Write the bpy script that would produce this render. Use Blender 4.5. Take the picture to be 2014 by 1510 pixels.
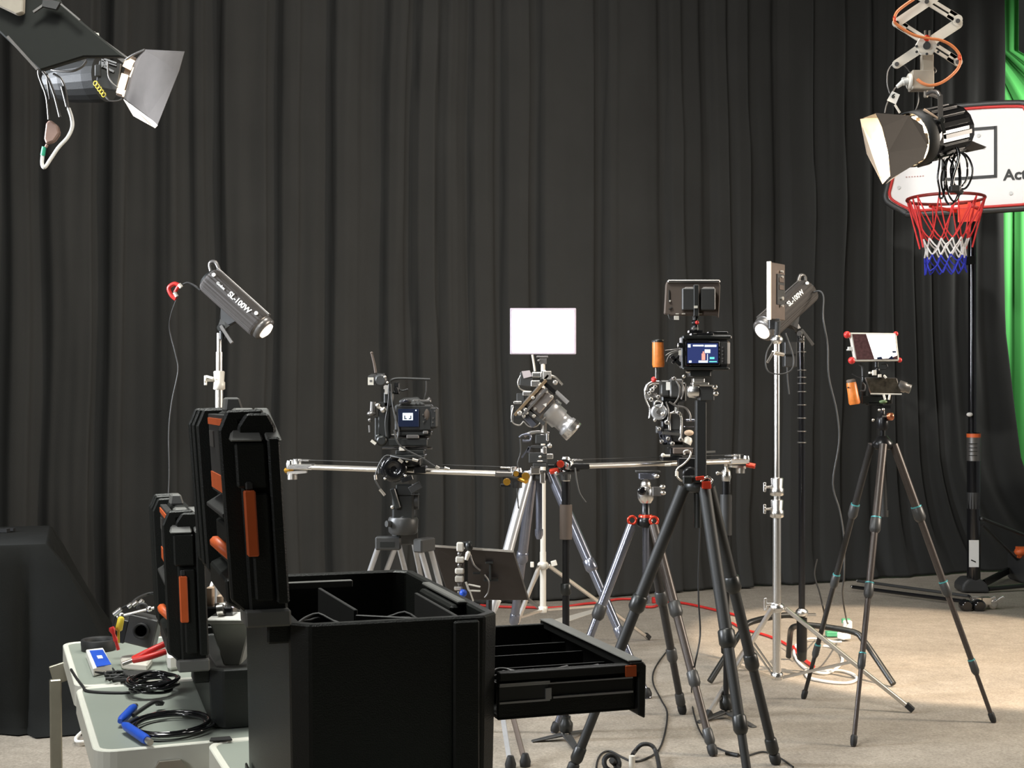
import bpy, math, random
from mathutils import Vector, Matrix, noise
V = Vector
sc = bpy.context.scene
for o in list(bpy.data.objects): bpy.data.objects.remove(o)
col = sc.collection
# ------------------------------------------------------------ camera, world, lights, exposure
F = 2600.0; CX = 1007.0; HY = 790.0; EYE = 1.4
cam_d = bpy.data.cameras.new('camera'); cam = bpy.data.objects.new('camera', cam_d); col.objects.link(cam)
cam.location = (0, 0, EYE); cam.rotation_euler = (math.pi/2, 0, 0)
cam_d.sensor_width = 36; cam_d.sensor_fit = 'HORIZONTAL'; cam_d.lens = F/2014*36; cam_d.shift_y = (HY-755)/2014
cam_d.clip_end = 200
sc.camera = cam
sc.view_settings.view_transform = 'Standard'; sc.view_settings.look = 'None'
sc.view_settings.gamma = 1; sc.view_settings.use_curve_mapping = False
sc.view_settings.exposure = 0.0
w = bpy.data.worlds.new('world'); sc.world = w; w.use_nodes = True
w.node_tree.nodes['Background'].inputs[0].default_value = (0.9, 0.95, 1, 1)
w.node_tree.nodes['Background'].inputs[1].default_value = 0.02
def area(loc, to, size, power, color=(1,1,1), spread=None, sy=None):
    d = bpy.data.lights.new('area_lamp', 'AREA'); d.energy = power; d.color = color
    d.shape = 'RECTANGLE'; d.size = size; d.size_y = sy or size
    if spread: d.spread = math.radians(spread)
    o = bpy.data.objects.new('area_lamp', d); col.objects.link(o); o.location = loc
    o.rotation_euler = (V(to)-V(loc)).to_track_quat('-Z', 'Y').to_euler(); return o
def spot(loc, to, power, ang, blend=.3, color=(1,1,1), r=.05):
    d = bpy.data.lights.new('spot_lamp', 'SPOT'); d.energy = power; d.color = color; d.spot_size = math.radians(ang)
    d.spot_blend = blend; d.shadow_soft_size = r
    o = bpy.data.objects.new('spot_lamp', d); col.objects.link(o); o.location = loc
    o.rotation_euler = (V(to)-V(loc)).to_track_quat('-Z', 'Y').to_euler(); return o
area((-2.5, 2.0, 5.4), (0.5, 9.4, 3.5), 2.6, 92, (1,.99,.97))       # added area fill, out of view, towards the curtain
area((-4.3, 5.0, 2.6), (1.4, 6.2, .9), .5, 80, (.88,.93,1), spread=70, sy=1.8)          # cool strip lamp, left
area((0.8, 5.6, 5.8), (0.8, 6.0, 0), 1.6, 150, (1,.96,.9))             # overhead
area((-1.3, 3.2, 4.6), (-.9, 2.5, .8), 1.0, 165, (.98,1,.94))           # over the table
area((5.0, 5.2, 2.6), (1.0, 6.0, 1.3), .5, 80, (1,.88,.74), spread=105, sy=1.6)            # warm strip lamp, right
area((-2.6, .2, 2.6), (0.8, 6.0, 1.2), .6, 12, (.95,.97,1), spread=60, sy=1.6)         # added soft fill behind the viewer
area((6.4, 11.2, 3.7), (4.3, 12.0, 3.0), .7, 75, (1,.98,.92), spread=100)                # lamp on the green cloth
spot((2.3, 4.6, 5.2), (3.25, 8.7, 3.02), 420, 15, .2, (1,.97,.92), .05)                   # lamp on the white board
spot((3.7, 4.0, 5.7), (2.45, 7.35, 0), 3600, 23, .2, (1,.80,.60), .05)  # warm pool on the floor
# ------------------------------------------------------------ helpers
def P(px, py, Y): return V(((px-CX)*Y/F, Y, EYE-(py-HY)*Y/F))
def onz(px, py, z=0.0):
    Y = (EYE-z)*F/(py-HY); return V(((px-CX)*Y/F, Y, z))
def basis(d):
    d = V(d).normalized(); a = V((0,0,1)) if abs(d.z) < .95 else V((1,0,0))
    x = d.cross(a).normalized(); return x, x.cross(d).normalized(), d
def smooth_pts(pts, sub=5, closed=False):
    pts = [V(p) for p in pts]; n = len(pts); out = []
    if n < 3: return pts
    rng = n if closed else n-1
    for i in range(rng):
        if closed: a,b,c,d = pts[(i-1)%n], pts[i], pts[(i+1)%n], pts[(i+2)%n]
        else: a,b,c,d = pts[max(i-1,0)], pts[i], pts[i+1], pts[min(i+2,n-1)]
        for k in range(sub):
            t = k/sub
            out.append(.5*((2*b)+(c-a)*t+(2*a-5*b+4*c-d)*t*t+(3*b-a-3*c+d)*t**3))
    if not closed: out.append(pts[-1])
    return out
class MB:
    def __init__(s): s.v=[]; s.f=[]; s.sm=[]
    def add(s, vs, fs, smooth=False):
        o=len(s.v); s.v += [V(p) for p in vs]; s.f += [tuple(i+o for i in f) for f in fs]; s.sm += [smooth]*len(fs); return s
    def box(s, c, size, R=None):
        c=V(c); h=[x/2 for x in size]; vs=[]
        for z in (-1,1):
            for y in (-1,1):
                for x in (-1,1):
                    p=V((x*h[0],y*h[1],z*h[2]))
                    vs.append(c+(R@p if R else p))
        return s.add(vs,[(0,2,3,1),(4,5,7,6),(0,1,5,4),(2,6,7,3),(0,4,6,2),(1,3,7,5)])
    def hexa(s, b, t):      # four bottom points, four top points, same order
        return s.add(list(b)+list(t),[(3,2,1,0),(4,5,6,7),(0,1,5,4),(1,2,6,5),(2,3,7,6),(3,0,4,7)])
    def bx(s, x0,y0,x1,y1,Y,th):      # a block seen as that rectangle at distance Y, th thick
        a=P(x0,y0,Y); b=P(x1,y1,Y); c=(a+b)/2
        return s.box(c,(abs(b.x-a.x),th,abs(a.z-b.z)))
    def bar(s, p0, p1, wd, th, n=None):   # flat bar from p0 to p1, wd wide, th thick along n
        p0=V(p0); p1=V(p1); d=(p1-p0).normalized(); n=V(n).normalized() if n else V((0,1,0))
        x=d.cross(n).normalized(); n=x.cross(d).normalized()
        a=x*wd/2; b=n*th/2
        return s.hexa([p0-a-b,p0+a-b,p0+a+b,p0-a+b],[p1-a-b,p1+a-b,p1+a+b,p1-a+b])
    def cyl(s, p0, p1, r0, r1=None, n=14, cap=True):
        return s.lathe(p0, V(p1)-V(p0), [(0,r0),(1,r0 if r1 is None else r1)], n, rel=True)
    def lathe(s, p0, axis, prof, n=18, rel=False, smooth=True, cap=True):
        p0=V(p0); axis=V(axis); L=axis.length; x,y,d=basis(axis); vs=[]; fs=[]
        k=L if rel else 1
        for t,r in prof:
            for i in range(n):
                a=2*math.pi*i/n; vs.append(p0+d*(t*k)+x*(r*math.cos(a))+y*(r*math.sin(a)))
        for j in range(len(prof)-1):
            for i in range(n):
                i2=(i+1)%n; fs.append((j*n+i,(j+1)*n+i,(j+1)*n+i2,j*n+i2))
        s.add(vs,fs,smooth)
        if cap:
            m=len(prof)-1
            s.add(vs[:n],[tuple(range(n))],False); s.add(vs[m*n:],[tuple(reversed(range(n)))],False)
        return s
    def tube(s, pts, r, n=7, sub=5, closed=False, smooth=True):
        pts=smooth_pts(pts,sub,closed) if sub>1 else [V(p) for p in pts]
        m=len(pts); vs=[]; fs=[]; up=None
        for i,p in enumerate(pts):
            a=pts[(i-1)%m] if closed else pts[max(i-1,0)]; b=pts[(i+1)%m] if closed else pts[min(i+1,m-1)]
            d=(b-a)
            if d.length<1e-7: d=V((0,0,1))
            d.normalize()
            if up is None: up=basis(d)[0]
            up=(up-d*up.dot(d))
            if up.length<1e-6: up=basis(d)[0]
            up.normalize(); q=d.cross(up)
            rr=r(i/(m-1)) if callable(r) else r
            for k in range(n):
                an=2*math.pi*k/n; vs.append(p+up*(rr*math.cos(an))+q*(rr*math.sin(an)))
        for i in range(m if closed else m-1):
            j=(i+1)%m
            for k in range(n):
                k2=(k+1)%n; fs.append((i*n+k,i*n+k2,j*n+k2,j*n+k))
        s.add(vs,fs,smooth)
        if not closed: s.add(vs[:n],[tuple(reversed(range(n)))]); s.add(vs[-n:],[tuple(range(n))])
        return s
    def sph(s, c, r, n=12, sc_=(1,1,1)):
        c=V(c); vs=[]; fs=[]; m=n//2
        for j in range(m+1):
            t=math.pi*j/m
            for i in range(n):
                a=2*math.pi*i/n; vs.append(c+V((r*sc_[0]*math.sin(t)*math.cos(a), r*sc_[1]*math.sin(t)*math.sin(a), r*sc_[2]*math.cos(t))))
        for j in range(m):
            for i in range(n): fs.append((j*n+i,(j+1)*n+i,(j+1)*n+(i+1)%n,j*n+(i+1)%n))
        return s.add(vs,fs,True)
    def prism(s, poly, ext):
        ext=V(ext); n=len(poly); vs=[V(p) for p in poly]+[V(p)+ext for p in poly]
        fs=[tuple(range(n)),tuple(reversed(range(n,2*n)))]+[(i,i+n,(i+1)%n+n,(i+1)%n) for i in range(n)]
        return s.add(vs,fs)
    def tor(s, c, axis, R, r, n=28, m=8, a0=0, a1=2*math.pi):
        x,y,d=basis(axis); full=abs(a1-a0-2*math.pi)<1e-6
        pts=[V(c)+x*(R*math.cos(a0+(a1-a0)*i/n))+y*(R*math.sin(a0+(a1-a0)*i/n)) for i in range(n if full else n+1)]
        return s.tube(pts,r,m,1,full)
def _wrap(fn):
    def f(s,*x,**k):
        if not hasattr(s,'gr'): s.gr=[]; s.nest=0
        if s.nest==0: s.gr.append([len(s.v),len(s.f)])
        s.nest+=1
        try: return fn(s,*x,**k)
        finally: s.nest-=1
    return f
for _n in ('box','hexa','bx','bar','cyl','lathe','tube','sph','prism','tor'): setattr(MB,_n,_wrap(getattr(MB,_n)))
def pieces(mb):     # one MB per primitive laid down
    g=getattr(mb,'gr',[]); 
    if len(g)<2: return [mb]
    out=[]; ends=g[1:]+[[len(mb.v),len(mb.f)]]
    for (v0,f0),(v1,f1) in zip(g,ends):
        q=MB(); q.v=mb.v[v0:v1]; q.f=[tuple(i-v0 for i in f) for f in mb.f[f0:f1]]; q.sm=mb.sm[f0:f1]; out.append(q)
    return out
SPLIT=set('edge_strip screw knob_arm handle_bracket pillar thumb_screw button cooling_fin screw_cap cage_rod thin_lead bolt gold_knob cable_strand cable_tie battery_plate screen_readout pale_mark arm_screw clamp_screw small_knob pale_clip pale_tip pale_connector gear_screw motor_screw side_motor motor_cap side_bracket plate_clamp base_plate top_clamp wing_knob support_arm base_strut base_rod glowing_slot corner_bumper small_print label_print hole clip wire lead ball_joint segment rail_tubes green_block adapter_body dark_mark plate_top head_fittings head_stack camera_body'.split())
def mesh_obj(name, mb, mat, origin, bev=0, segs=1):
    me=bpy.data.meshes.new(name); me.from_pydata([tuple(p-origin) for p in mb.v],[],mb.f)
    me.polygons.foreach_set('use_smooth', mb.sm)
    mats = mat if isinstance(mat,(list,tuple)) else [mat]
    for m in mats: me.materials.append(m)
    me.update()
    import bmesh
    bm=bmesh.new(); bm.from_mesh(me); bmesh.ops.recalc_face_normals(bm,faces=bm.faces); bm.to_mesh(me); bm.free()
    o=bpy.data.objects.new(name,me); col.objects.link(o)
    if bev:
        b=o.modifiers.new('bevel','BEVEL'); b.width=bev; b.segments=segs; b.limit_method='ANGLE'; b.angle_limit=.6
    return o
def meta(o, label=None, cat=None, group=None, kind=None):
    if label: o['label']=label
    if cat: o['category']=cat
    if group: o['group']=group
    if kind: o['kind']=kind
    return o
def thing(name, label, cat, loc, group=None):
    o=bpy.data.objects.new(name,None); col.objects.link(o); o.location=V(loc); o.empty_display_size=.1
    o['wl']=tuple(loc); return meta(o,label,cat,group)
def wl(o):
    p=V(o.location)
    while o.parent: o=o.parent; p+=o.location
    return p
def part(root, name, mb, mat, label=None, bev=0, segs=1, kind=None):
    if name in SPLIT:
        ps=pieces(mb)
        if len(ps)>1:
            os_=[part1(root,name,q,mat,label,bev,segs,kind) for q in ps]; return os_[0]
    return part1(root,name,mb,mat,label,bev,segs,kind)
def part1(root, name, mb, mat, label=None, bev=0, segs=1, kind=None):
    o=mesh_obj(name,mb,mat,wl(root),bev,segs); o.parent=root
    return meta(o,label,kind=kind)
def solo(name, mb, mat, label, cat, loc=None, group=None, bev=0, kind=None):
    loc=V(loc) if loc is not None else V((sum(p.x for p in mb.v)/len(mb.v),sum(p.y for p in mb.v)/len(mb.v),min(p.z for p in mb.v)))
    o=mesh_obj(name,mb,mat,loc,bev); o.location=loc; return meta(o,label,cat,group,kind)
def struct(name, mb, mat, bev=0): return meta(mesh_obj(name,mb,mat,V((0,0,0)),bev),kind='structure')
def letters(root, name, text, size, origin, xdir, ydir, mat, depth=.0008, align='CENTER'):
    cu=bpy.data.curves.new(name,'FONT'); cu.body=text; cu.size=size; cu.extrude=depth; cu.align_x=align; cu.align_y='CENTER'; cu.resolution_u=3
    cu.offset = size*.028
    t=bpy.data.objects.new('tmp',cu); col.objects.link(t)
    me=bpy.data.meshes.new_from_object(t.evaluated_get(bpy.context.evaluated_depsgraph_get())); bpy.data.objects.remove(t)
    x=V(xdir).normalized(); z=x.cross(V(ydir)).normalized(); y=z.cross(x)
    R=Matrix((x,y,z)).transposed(); off=V(origin)-wl(root)
    for v in me.vertices: v.co=R@v.co+off
    me.name=name; me.materials.clear(); me.materials.append(mat)
    o=bpy.data.objects.new(name,me); col.objects.link(o); o.parent=root; return o
# ------------------------------------------------------------ materials
def mat(name, c, rough=.5, metal=0, var=.12, scale=30, bump=0, bscale=200, emit=None, es=1, spec=.5, coat=0):
    m=bpy.data.materials.new(name); m.use_nodes=True; nt=m.node_tree; b=nt.nodes['Principled BSDF']
    b.inputs['Roughness'].default_value=rough; b.inputs['Metallic'].default_value=metal; b.inputs['Specular IOR Level'].default_value=spec
    b.inputs['Coat Weight'].default_value=coat
    tc=nt.nodes.new('ShaderNodeTexCoord')
    no=nt.nodes.new('ShaderNodeTexNoise'); no.inputs['Scale'].default_value=scale; no.inputs['Detail'].default_value=3
    nt.links.new(tc.outputs['Object'],no.inputs['Vector'])
    mx=nt.nodes.new('ShaderNodeMix'); mx.data_type='RGBA'
    mx.inputs['A'].default_value=(*[x*(1-var) for x in c],1); mx.inputs['B'].default_value=(*[min(1,x*(1+var)) for x in c],1)
    nt.links.new(no.outputs['Fac'],mx.inputs['Factor']); nt.links.new(mx.outputs['Result'],b.inputs['Base Color'])
    if bump:
        n2=nt.nodes.new('ShaderNodeTexNoise'); n2.inputs['Scale'].default_value=bscale; nt.links.new(tc.outputs['Object'],n2.inputs['Vector'])
        bp=nt.nodes.new('ShaderNodeBump'); bp.inputs['Strength'].default_value=bump; bp.inputs['Distance'].default_value=.004
        nt.links.new(n2.outputs['Fac'],bp.inputs['Height']); nt.links.new(bp.outputs['Normal'],b.inputs['Normal'])
    if emit: b.inputs['Emission Color'].default_value=(*emit,1); b.inputs['Emission Strength'].default_value=es
    return m
M={}
M['black']=mat('black_plastic',(.012,.013,.012),.38)
M['blackm']=mat('black_matte_plastic',(.011,.0115,.011),.55,bump=.15,bscale=400)
M['casep']=mat('case_plastic',(.011,.0125,.011),.42,bump=.2,bscale=500,spec=.4)
M['blackmetal']=mat('black_anodised_metal',(.02,.02,.021),.3,.5)
M['gloss']=mat('gloss_black',(.008,.008,.009),.12,coat=.5)
M['grey']=mat('dark_grey_plastic',(.042,.042,.041),.42)
M['midgrey']=mat('mid_grey_metal',(.2,.19,.18),.35,.7)
M['carbon']=mat('carbon_fibre',(.03,.028,.027),.3,.2,var=.3,scale=120)
M['brownleg']=mat('brown_grey_carbon',(.065,.052,.045),.38,.3,var=.3,scale=120)
M['chrome']=mat('chrome',(.9,.88,.85),.27,1,var=.03)
M['satin']=mat('satin_aluminium',(.78,.74,.68),.36,1,var=.05)
M['silver']=mat('silver_paint',(.55,.55,.56),.3,.6)
M['bluesilver']=mat('blue_grey_alloy',(.25,.26,.31),.25,.8)
M['gold']=mat('gold_anodised',(.8,.42,.06),.25,.8)
M['litgrey']=mat('lit_grey_plastic',(.15,.15,.14),.5)  # paler case grey: light from above put into the colour
M['orange']=mat('orange_plastic',(.72,.13,.03),.45)
M['wood']=mat('orange_wood',(.7,.2,.035),.4,var=.35,scale=60)
M['red']=mat('red_plastic',(.6,.03,.025),.4)
M['redmetal']=mat('red_anodised',(.7,.06,.03),.28,.6)
M['white']=mat('white_plastic',(.8,.79,.75),.45,var=.04)
M['cream']=mat('cream_metal',(.72,.68,.6),.4,.1,var=.05)
M['beige']=mat('beige_box',(.36,.32,.26),.5)
M['copper']=mat('orange_cable',(.62,.2,.07),.4)
M['rubber']=mat('black_rubber',(.01,.01,.01),.6)
M['blue']=mat('blue_plastic',(.02,.09,.55),.4)
M['deepblue']=mat('blue_net',(.02,.03,.42),.7)
M['yellow']=mat('yellow_plastic',(.75,.6,.05),.45)
M['green']=mat('green_screen_cloth',(.09,.52,.11),.8,var=.08,scale=2)
M['teal']=mat('teal_ring',(.1,.4,.42),.35,.4)
M['tableg']=mat('grey_green_tabletop',(.27,.30,.26),.5,var=.05,scale=6)
M['tablerim']=mat('cream_table_rim',(.72,.72,.64),.4,var=.03)
M['tableleg']=mat('table_leg_alloy',(.36,.34,.27),.4,.6)
M['cloth']=mat('black_cloth',(.008,.0085,.0075),.9,var=.25,scale=8,bump=.3,bscale=300,spec=.2)
M['redrope']=mat('red_net',(.75,.04,.04),.6)
M['whiterope']=mat('white_net',(.8,.78,.76),.6)
M['glass']=mat('lens_glass',(.02,.02,.03),.05,coat=1)
M['brown']=mat('brown_board',(.10,.075,.06),.7)
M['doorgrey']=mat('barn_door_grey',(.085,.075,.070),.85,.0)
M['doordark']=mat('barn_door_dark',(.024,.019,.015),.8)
M['doorlit']=mat('barn_door_lit',(.7,.6,.5),.5)  # pale copy for the lit leaves, lamplight put into the colour
M['lampglow']=mat('lamp_glow',(1,.9,.8),.4,emit=(1,.72,.42),es=30)
M['panelglow']=mat('panel_glow',(1,1,1),.4,emit=(1,.95,1),es=9)
M['softglow']=mat('lamp_front_glow',(1,1,1),.4,emit=(1,.86,.7),es=1.2)
M['screenwhite']=mat('screen_white',(.9,.9,.9),.3,emit=(1,.93,.85),es=1.6)
M['screenblue']=mat('screen_blue',(.01,.012,.03),.25,emit=(.03,.045,.16),es=1)
M['screendark']=mat('screen_dark_blue',(.004,.005,.01),.25,emit=(.006,.012,.035),es=1)
M['screentext']=mat('screen_text',(.8,.9,1),.3,emit=(.75,.92,1),es=1.3)
M['screencyan']=mat('screen_cyan',(.2,.8,.7),.3,emit=(.1,.6,.5),es=1)
M['screenpink']=mat('screen_pink',(.8,.3,.25),.3,emit=(.75,.28,.22),es=1)
M['screenpic']=mat('screen_picture',(.06,.03,.03),.2,var=.9,scale=90,emit=(.06,.03,.03),es=.5)
M['clear']=mat('frosted_plastic',(.62,.64,.6),.25,spec=.6)
M['tan']=mat('tan_plastic',(.62,.45,.32),.5)
def carpet():
    m=bpy.data.materials.new('carpet'); m.use_nodes=True; nt=m.node_tree; b=nt.nodes['Principled BSDF']
    b.inputs['Roughness'].default_value=.95; b.inputs['Specular IOR Level'].default_value=.15
    tc=nt.nodes.new('ShaderNodeTexCoord')
    def nz(s,d=4,r=.6):
        n=nt.nodes.new('ShaderNodeTexNoise'); n.inputs['Scale'].default_value=s; n.inputs['Detail'].default_value=d; n.inputs['Roughness'].default_value=r
        nt.links.new(tc.outputs['Object'],n.inputs['Vector']); return n
    a=nz(1.3,5); c=nz(75,4,.8); e=nz(14,4)
    r=nt.nodes.new('ShaderNodeValToRGB'); r.color_ramp.elements[0].position=.3; r.color_ramp.elements[1].position=.72
    r.color_ramp.elements[0].color=(.27,.24,.20,1); r.color_ramp.elements[1].color=(.41,.365,.305,1)
    nt.links.new(a.outputs['Fac'],r.inputs['Fac'])
    m1=nt.nodes.new('ShaderNodeMix'); m1.data_type='RGBA'; m1.blend_type='MULTIPLY'; m1.inputs['Factor'].default_value=.75
    r2=nt.nodes.new('ShaderNodeValToRGB'); r2.color_ramp.elements[0].position=.25; r2.color_ramp.elements[0].color=(.38,.37,.35,1); r2.color_ramp.elements[1].position=.7; r2.color_ramp.elements[1].color=(1.25,1.25,1.25,1)
    nt.links.new(c.outputs['Fac'],r2.inputs['Fac']); nt.links.new(r.outputs['Color'],m1.inputs['A']); nt.links.new(r2.outputs['Color'],m1.inputs['B'])
    m2=nt.nodes.new('ShaderNodeMix'); m2.data_type='RGBA'; m2.blend_type='MULTIPLY'; m2.inputs['Factor'].default_value=.5
    r3=nt.nodes.new('ShaderNodeValToRGB'); r3.color_ramp.elements[0].position=.3; r3.color_ramp.elements[0].color=(.72,.72,.72,1); r3.color_ramp.elements[1].position=.65; r3.color_ramp.elements[1].color=(1.1,1.1,1.1,1)
    nt.links.new(e.outputs['Fac'],r3.inputs['Fac']); nt.links.new(m1.outputs['Result'],m2.inputs['A']); nt.links.new(r3.outputs['Color'],m2.inputs['B'])
    nt.links.new(m2.outputs['Result'],b.inputs['Base Color'])
    bp=nt.nodes.new('ShaderNodeBump'); bp.inputs['Strength'].default_value=.5; bp.inputs['Distance'].default_value=.006
    nt.links.new(c.outputs['Fac'],bp.inputs['Height']); nt.links.new(bp.outputs['Normal'],b.inputs['Normal'])
    return m
M['carpet']=carpet()
M['curtain']=mat('black_velour',(.044,.0445,.043),.95,var=.12,scale=3,bump=.25,bscale=260,spec=.12)
M['wallg']=mat('grey_wall',(.42,.42,.44),.8,var=.04,scale=2)
M['ceil']=mat('dark_ceiling',(.05,.05,.05),.9)
M['boardw']=mat('white_board',(.82,.80,.78),.4,var=.02)
M['lightcloth']=M['curtain']
# ------------------------------------------------------------ room
struct('floor', MB().box((0,6,-.05),(16,20,.1)), M['carpet'])
struct('wall_back', MB().box((0,14.6,3),(16,.15,6.2)), M['wallg'])
struct('wall_left', MB().box((-7.9,6,3),(.15,20,6.2)), M['wallg'])
struct('wall_right', MB().box((7.9,6,3),(.15,20,6.2)), M['wallg'])
struct('wall_front', MB().box((0,-3.9,3),(16,.15,6.2)), M['ceil'])
struct('ceiling', MB().box((0,6,6.2),(16,20,.15)), M['ceil'])
# curtain: keypoints (px at y=400, stand-off 0..1); dark = recess
KP=[(-260,1),(-200,0),(-150,.9),(-70,.6),(-20,0),(5,.1),(18,.75),(48,.7),(60,.15),(78,.1),(98,.75),(130,.95),(168,1),(179,1),(184,.05),(212,0),(219,.85),(238,.95),(244,.9),(250,.12),(300,.2),(322,.7),(334,.95),(343,.9),(348,.2),(372,.1),(385,.45),(400,.4),(405,0),(430,0),(438,.85),(462,.95),(490,.6),(519,.7),(524,.12),(543,.1),(552,.75),(566,.9),(582,.8),(590,.3),(620,.35),(646,0),(656,.8),(676,.95),(697,.6),(712,.3),(735,0),(752,.1),(760,.75),(776,.9),(790,.7),(797,0),(812,0),(817,.8),(835,.9),(849,.95),(853,.15),(864,.5),(876,.8),(888,.55),(905,.3),(921,.0),(928,.8),(950,.95),(965,.7),(971,.05),(984,.05),(990,.8),(1012,.95),(1033,.75),(1040,.02),(1056,.02),(1064,.75),(1090,.85),(1125,.95),(1160,.85),(1170,.0),(1184,.0),(1189,.95),(1200,.9),(1214,.55),(1245,.65),(1285,.5),(1297,.08),(1306,.1),(1312,.85),(1334,.95),(1338,.25),(1352,.45),(1370,.5),(1384,.1),(1395,.05),(1404,.7),(1424,.8),(1434,.2),(1444,.8),(1466,.95),(1470,.2),(1490,.5),(1516,.45),(1526,.0),(1538,.0),(1546,.8),(1570,.9),(1595,.8),(1599,.4),(1625,.75),(1654,.8),(1658,.15),(1680,.4),(1700,.55),(1716,.3),(1727,0),(1740,.1),(1752,.7),(1775,.75),(1790,.2),(1812,.6),(1840,.7),(1852,.15),(1870,.5),(1895,.6),(1908,.1),(1925,.55),(1950,.65),(1975,.3),(2010,.6),(2050,.2),(2100,.7),(2160,.3)]
def kph(x):
    if x<=KP[0][0]: return KP[0][1]
    for (a,ha),(b,hb) in zip(KP,KP[1:]):
        if x<=b:
            t=(x-a)/(b-a); t=t*t*(3-2*t); return ha+(hb-ha)*t
    return KP[-1][1]
C0=V((-2.63,8.12,0)); C1=V((2.77,10.45,0)); CD=(C1-C0).normalized(); CN=V((CD.y,-CD.x,0))
def cpoint(px):   # px on the curtain's base line
    k=(px-CX)/F; t=(k*C0.y-C0.x)/(CD.x-k*CD.y); return t
def curtain():
    cols=[]; x=-250.0
    while x<2120: cols.append(x); x+=4.5
    zs=[0.012,.03,.06,.1,.16]+[.25+i*(5.4-.25)/30 for i in range(31)]
    vs=[]; fs=[]; n=len(cols)
    for z in zs:
        # right-hand limit of the cloth
        yy_px=None
        for i,px in enumerate(cols):
            lim = 1968 if z>2.0 else (1968+ (2.0-z)/1.0*28 if z>1.0 else 1996+ (1.0-z)**1.5*140)
            q=px if px<1700 else 1700+(px-1700)*(lim-1700)/(2120-1700)
            t=cpoint(q)
            wob=.035*noise.noise(V((px*.006,z*.55,0)))*(.3+abs(2.8-z)*.45)
            amp=.085*(1-.22*noise.noise(V((px*.01,z*.3,7))))*(1 if z<4.2 else 1)
            hh=kph(px+10*noise.noise(V((z*.5,px*.004,3.3)))*(abs(z-2.9)**.8))
            d=amp*hh+.009*noise.noise(V((px*.05,z*1.3,11)))+.02*noise.noise(V((px*.013,z*.8,4)))
            flare=max(0,.35-z)**1.5*.35
            p=C0+CD*(t+wob)+CN*(d+flare*(.5+.8*noise.noise(V((px*.03,1,0)))))
            vs.append(V((p.x,p.y,z)))
    for j in range(len(zs)-1):
        for i in range(n-1): fs.append((j*n+i,j*n+i+1,(j+1)*n+i+1,(j+1)*n+i))
    o=solo('stage_curtain',MB().add(vs,fs,True),M['curtain'],'floor-length black pleated stage curtain across the whole back of the studio','curtain',loc=(0,9.3,0))
    s=o.modifiers.new('solid','SOLIDIFY'); s.thickness=.006
curtain()
# green screen cloth behind the curtain edge
def green():
    rows=[]; 
    ys=[-80,0,100,200,320,420,520,620,740,820,900,960,1010,1050]
    for y in ys:
        xr = 2003 if y<150 else (2008+(y-150)*.9 if y<200 else 2180)
        xl=1930
        row=[]
        for i in range(24):
            x=xl+(xr-xl)*i/23
            p=P(x,y,11.9+.016*math.sin(x*.18+y*.002)+.010*math.sin(x*.35)*(1 if y<300 else .6))
            row.append(p)
        rows.append(row)
    vs=[p for r in rows for p in r]; n=24
    fs=[(j*n+i,j*n+i+1,(j+1)*n+i+1,(j+1)*n+i) for j in range(len(rows)-1) for i in range(n-1)]
    o=solo('green_screen',MB().add(vs,fs,True),M['green'],'bright green chroma key cloth hanging at the right edge beside the black curtain','backdrop')
    s=o.modifiers.new('solid','SOLIDIFY'); s.thickness=.004
green()
# ------------------------------------------------------------ yawed table frame
YAW_V=V((.95,.312,0)).normalized(); YAW_U=V((-YAW_V.y,YAW_V.x,0))
def frame(O,U=None,W_=None): 
    O=V(O); U=U or YAW_U; W_=W_ or YAW_V; return lambda v,u,z: O+W_*v+U*u+V((0,0,z))
def lbox(mb,L,v0,v1,u0,u1,z0,z1,sh=0):    # sh: shift in v per metre of z (lean)
    def q(v,u,z): return L(v+sh*z,u,z)
    return mb.hexa([q(v0,u0,z0),q(v1,u0,z0),q(v1,u1,z0),q(v0,u1,z0)],[q(v0,u0,z1),q(v1,u0,z1),q(v1,u1,z1),q(v0,u1,z1)])
def lpoly(mb,L,pts,u0,u1,sh=0):          # polygon in (v,z), extruded along u
    a=[L(v+sh*z,u0,z) for v,z in pts]; b=[L(v+sh*z,u1,z) for v,z in pts]
    n=len(a); return mb.add(a+b,[tuple(range(n)),tuple(reversed(range(n,2*n)))]+[(i,i+n,(i+1)%n+n,(i+1)%n) for i in range(n)])
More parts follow.
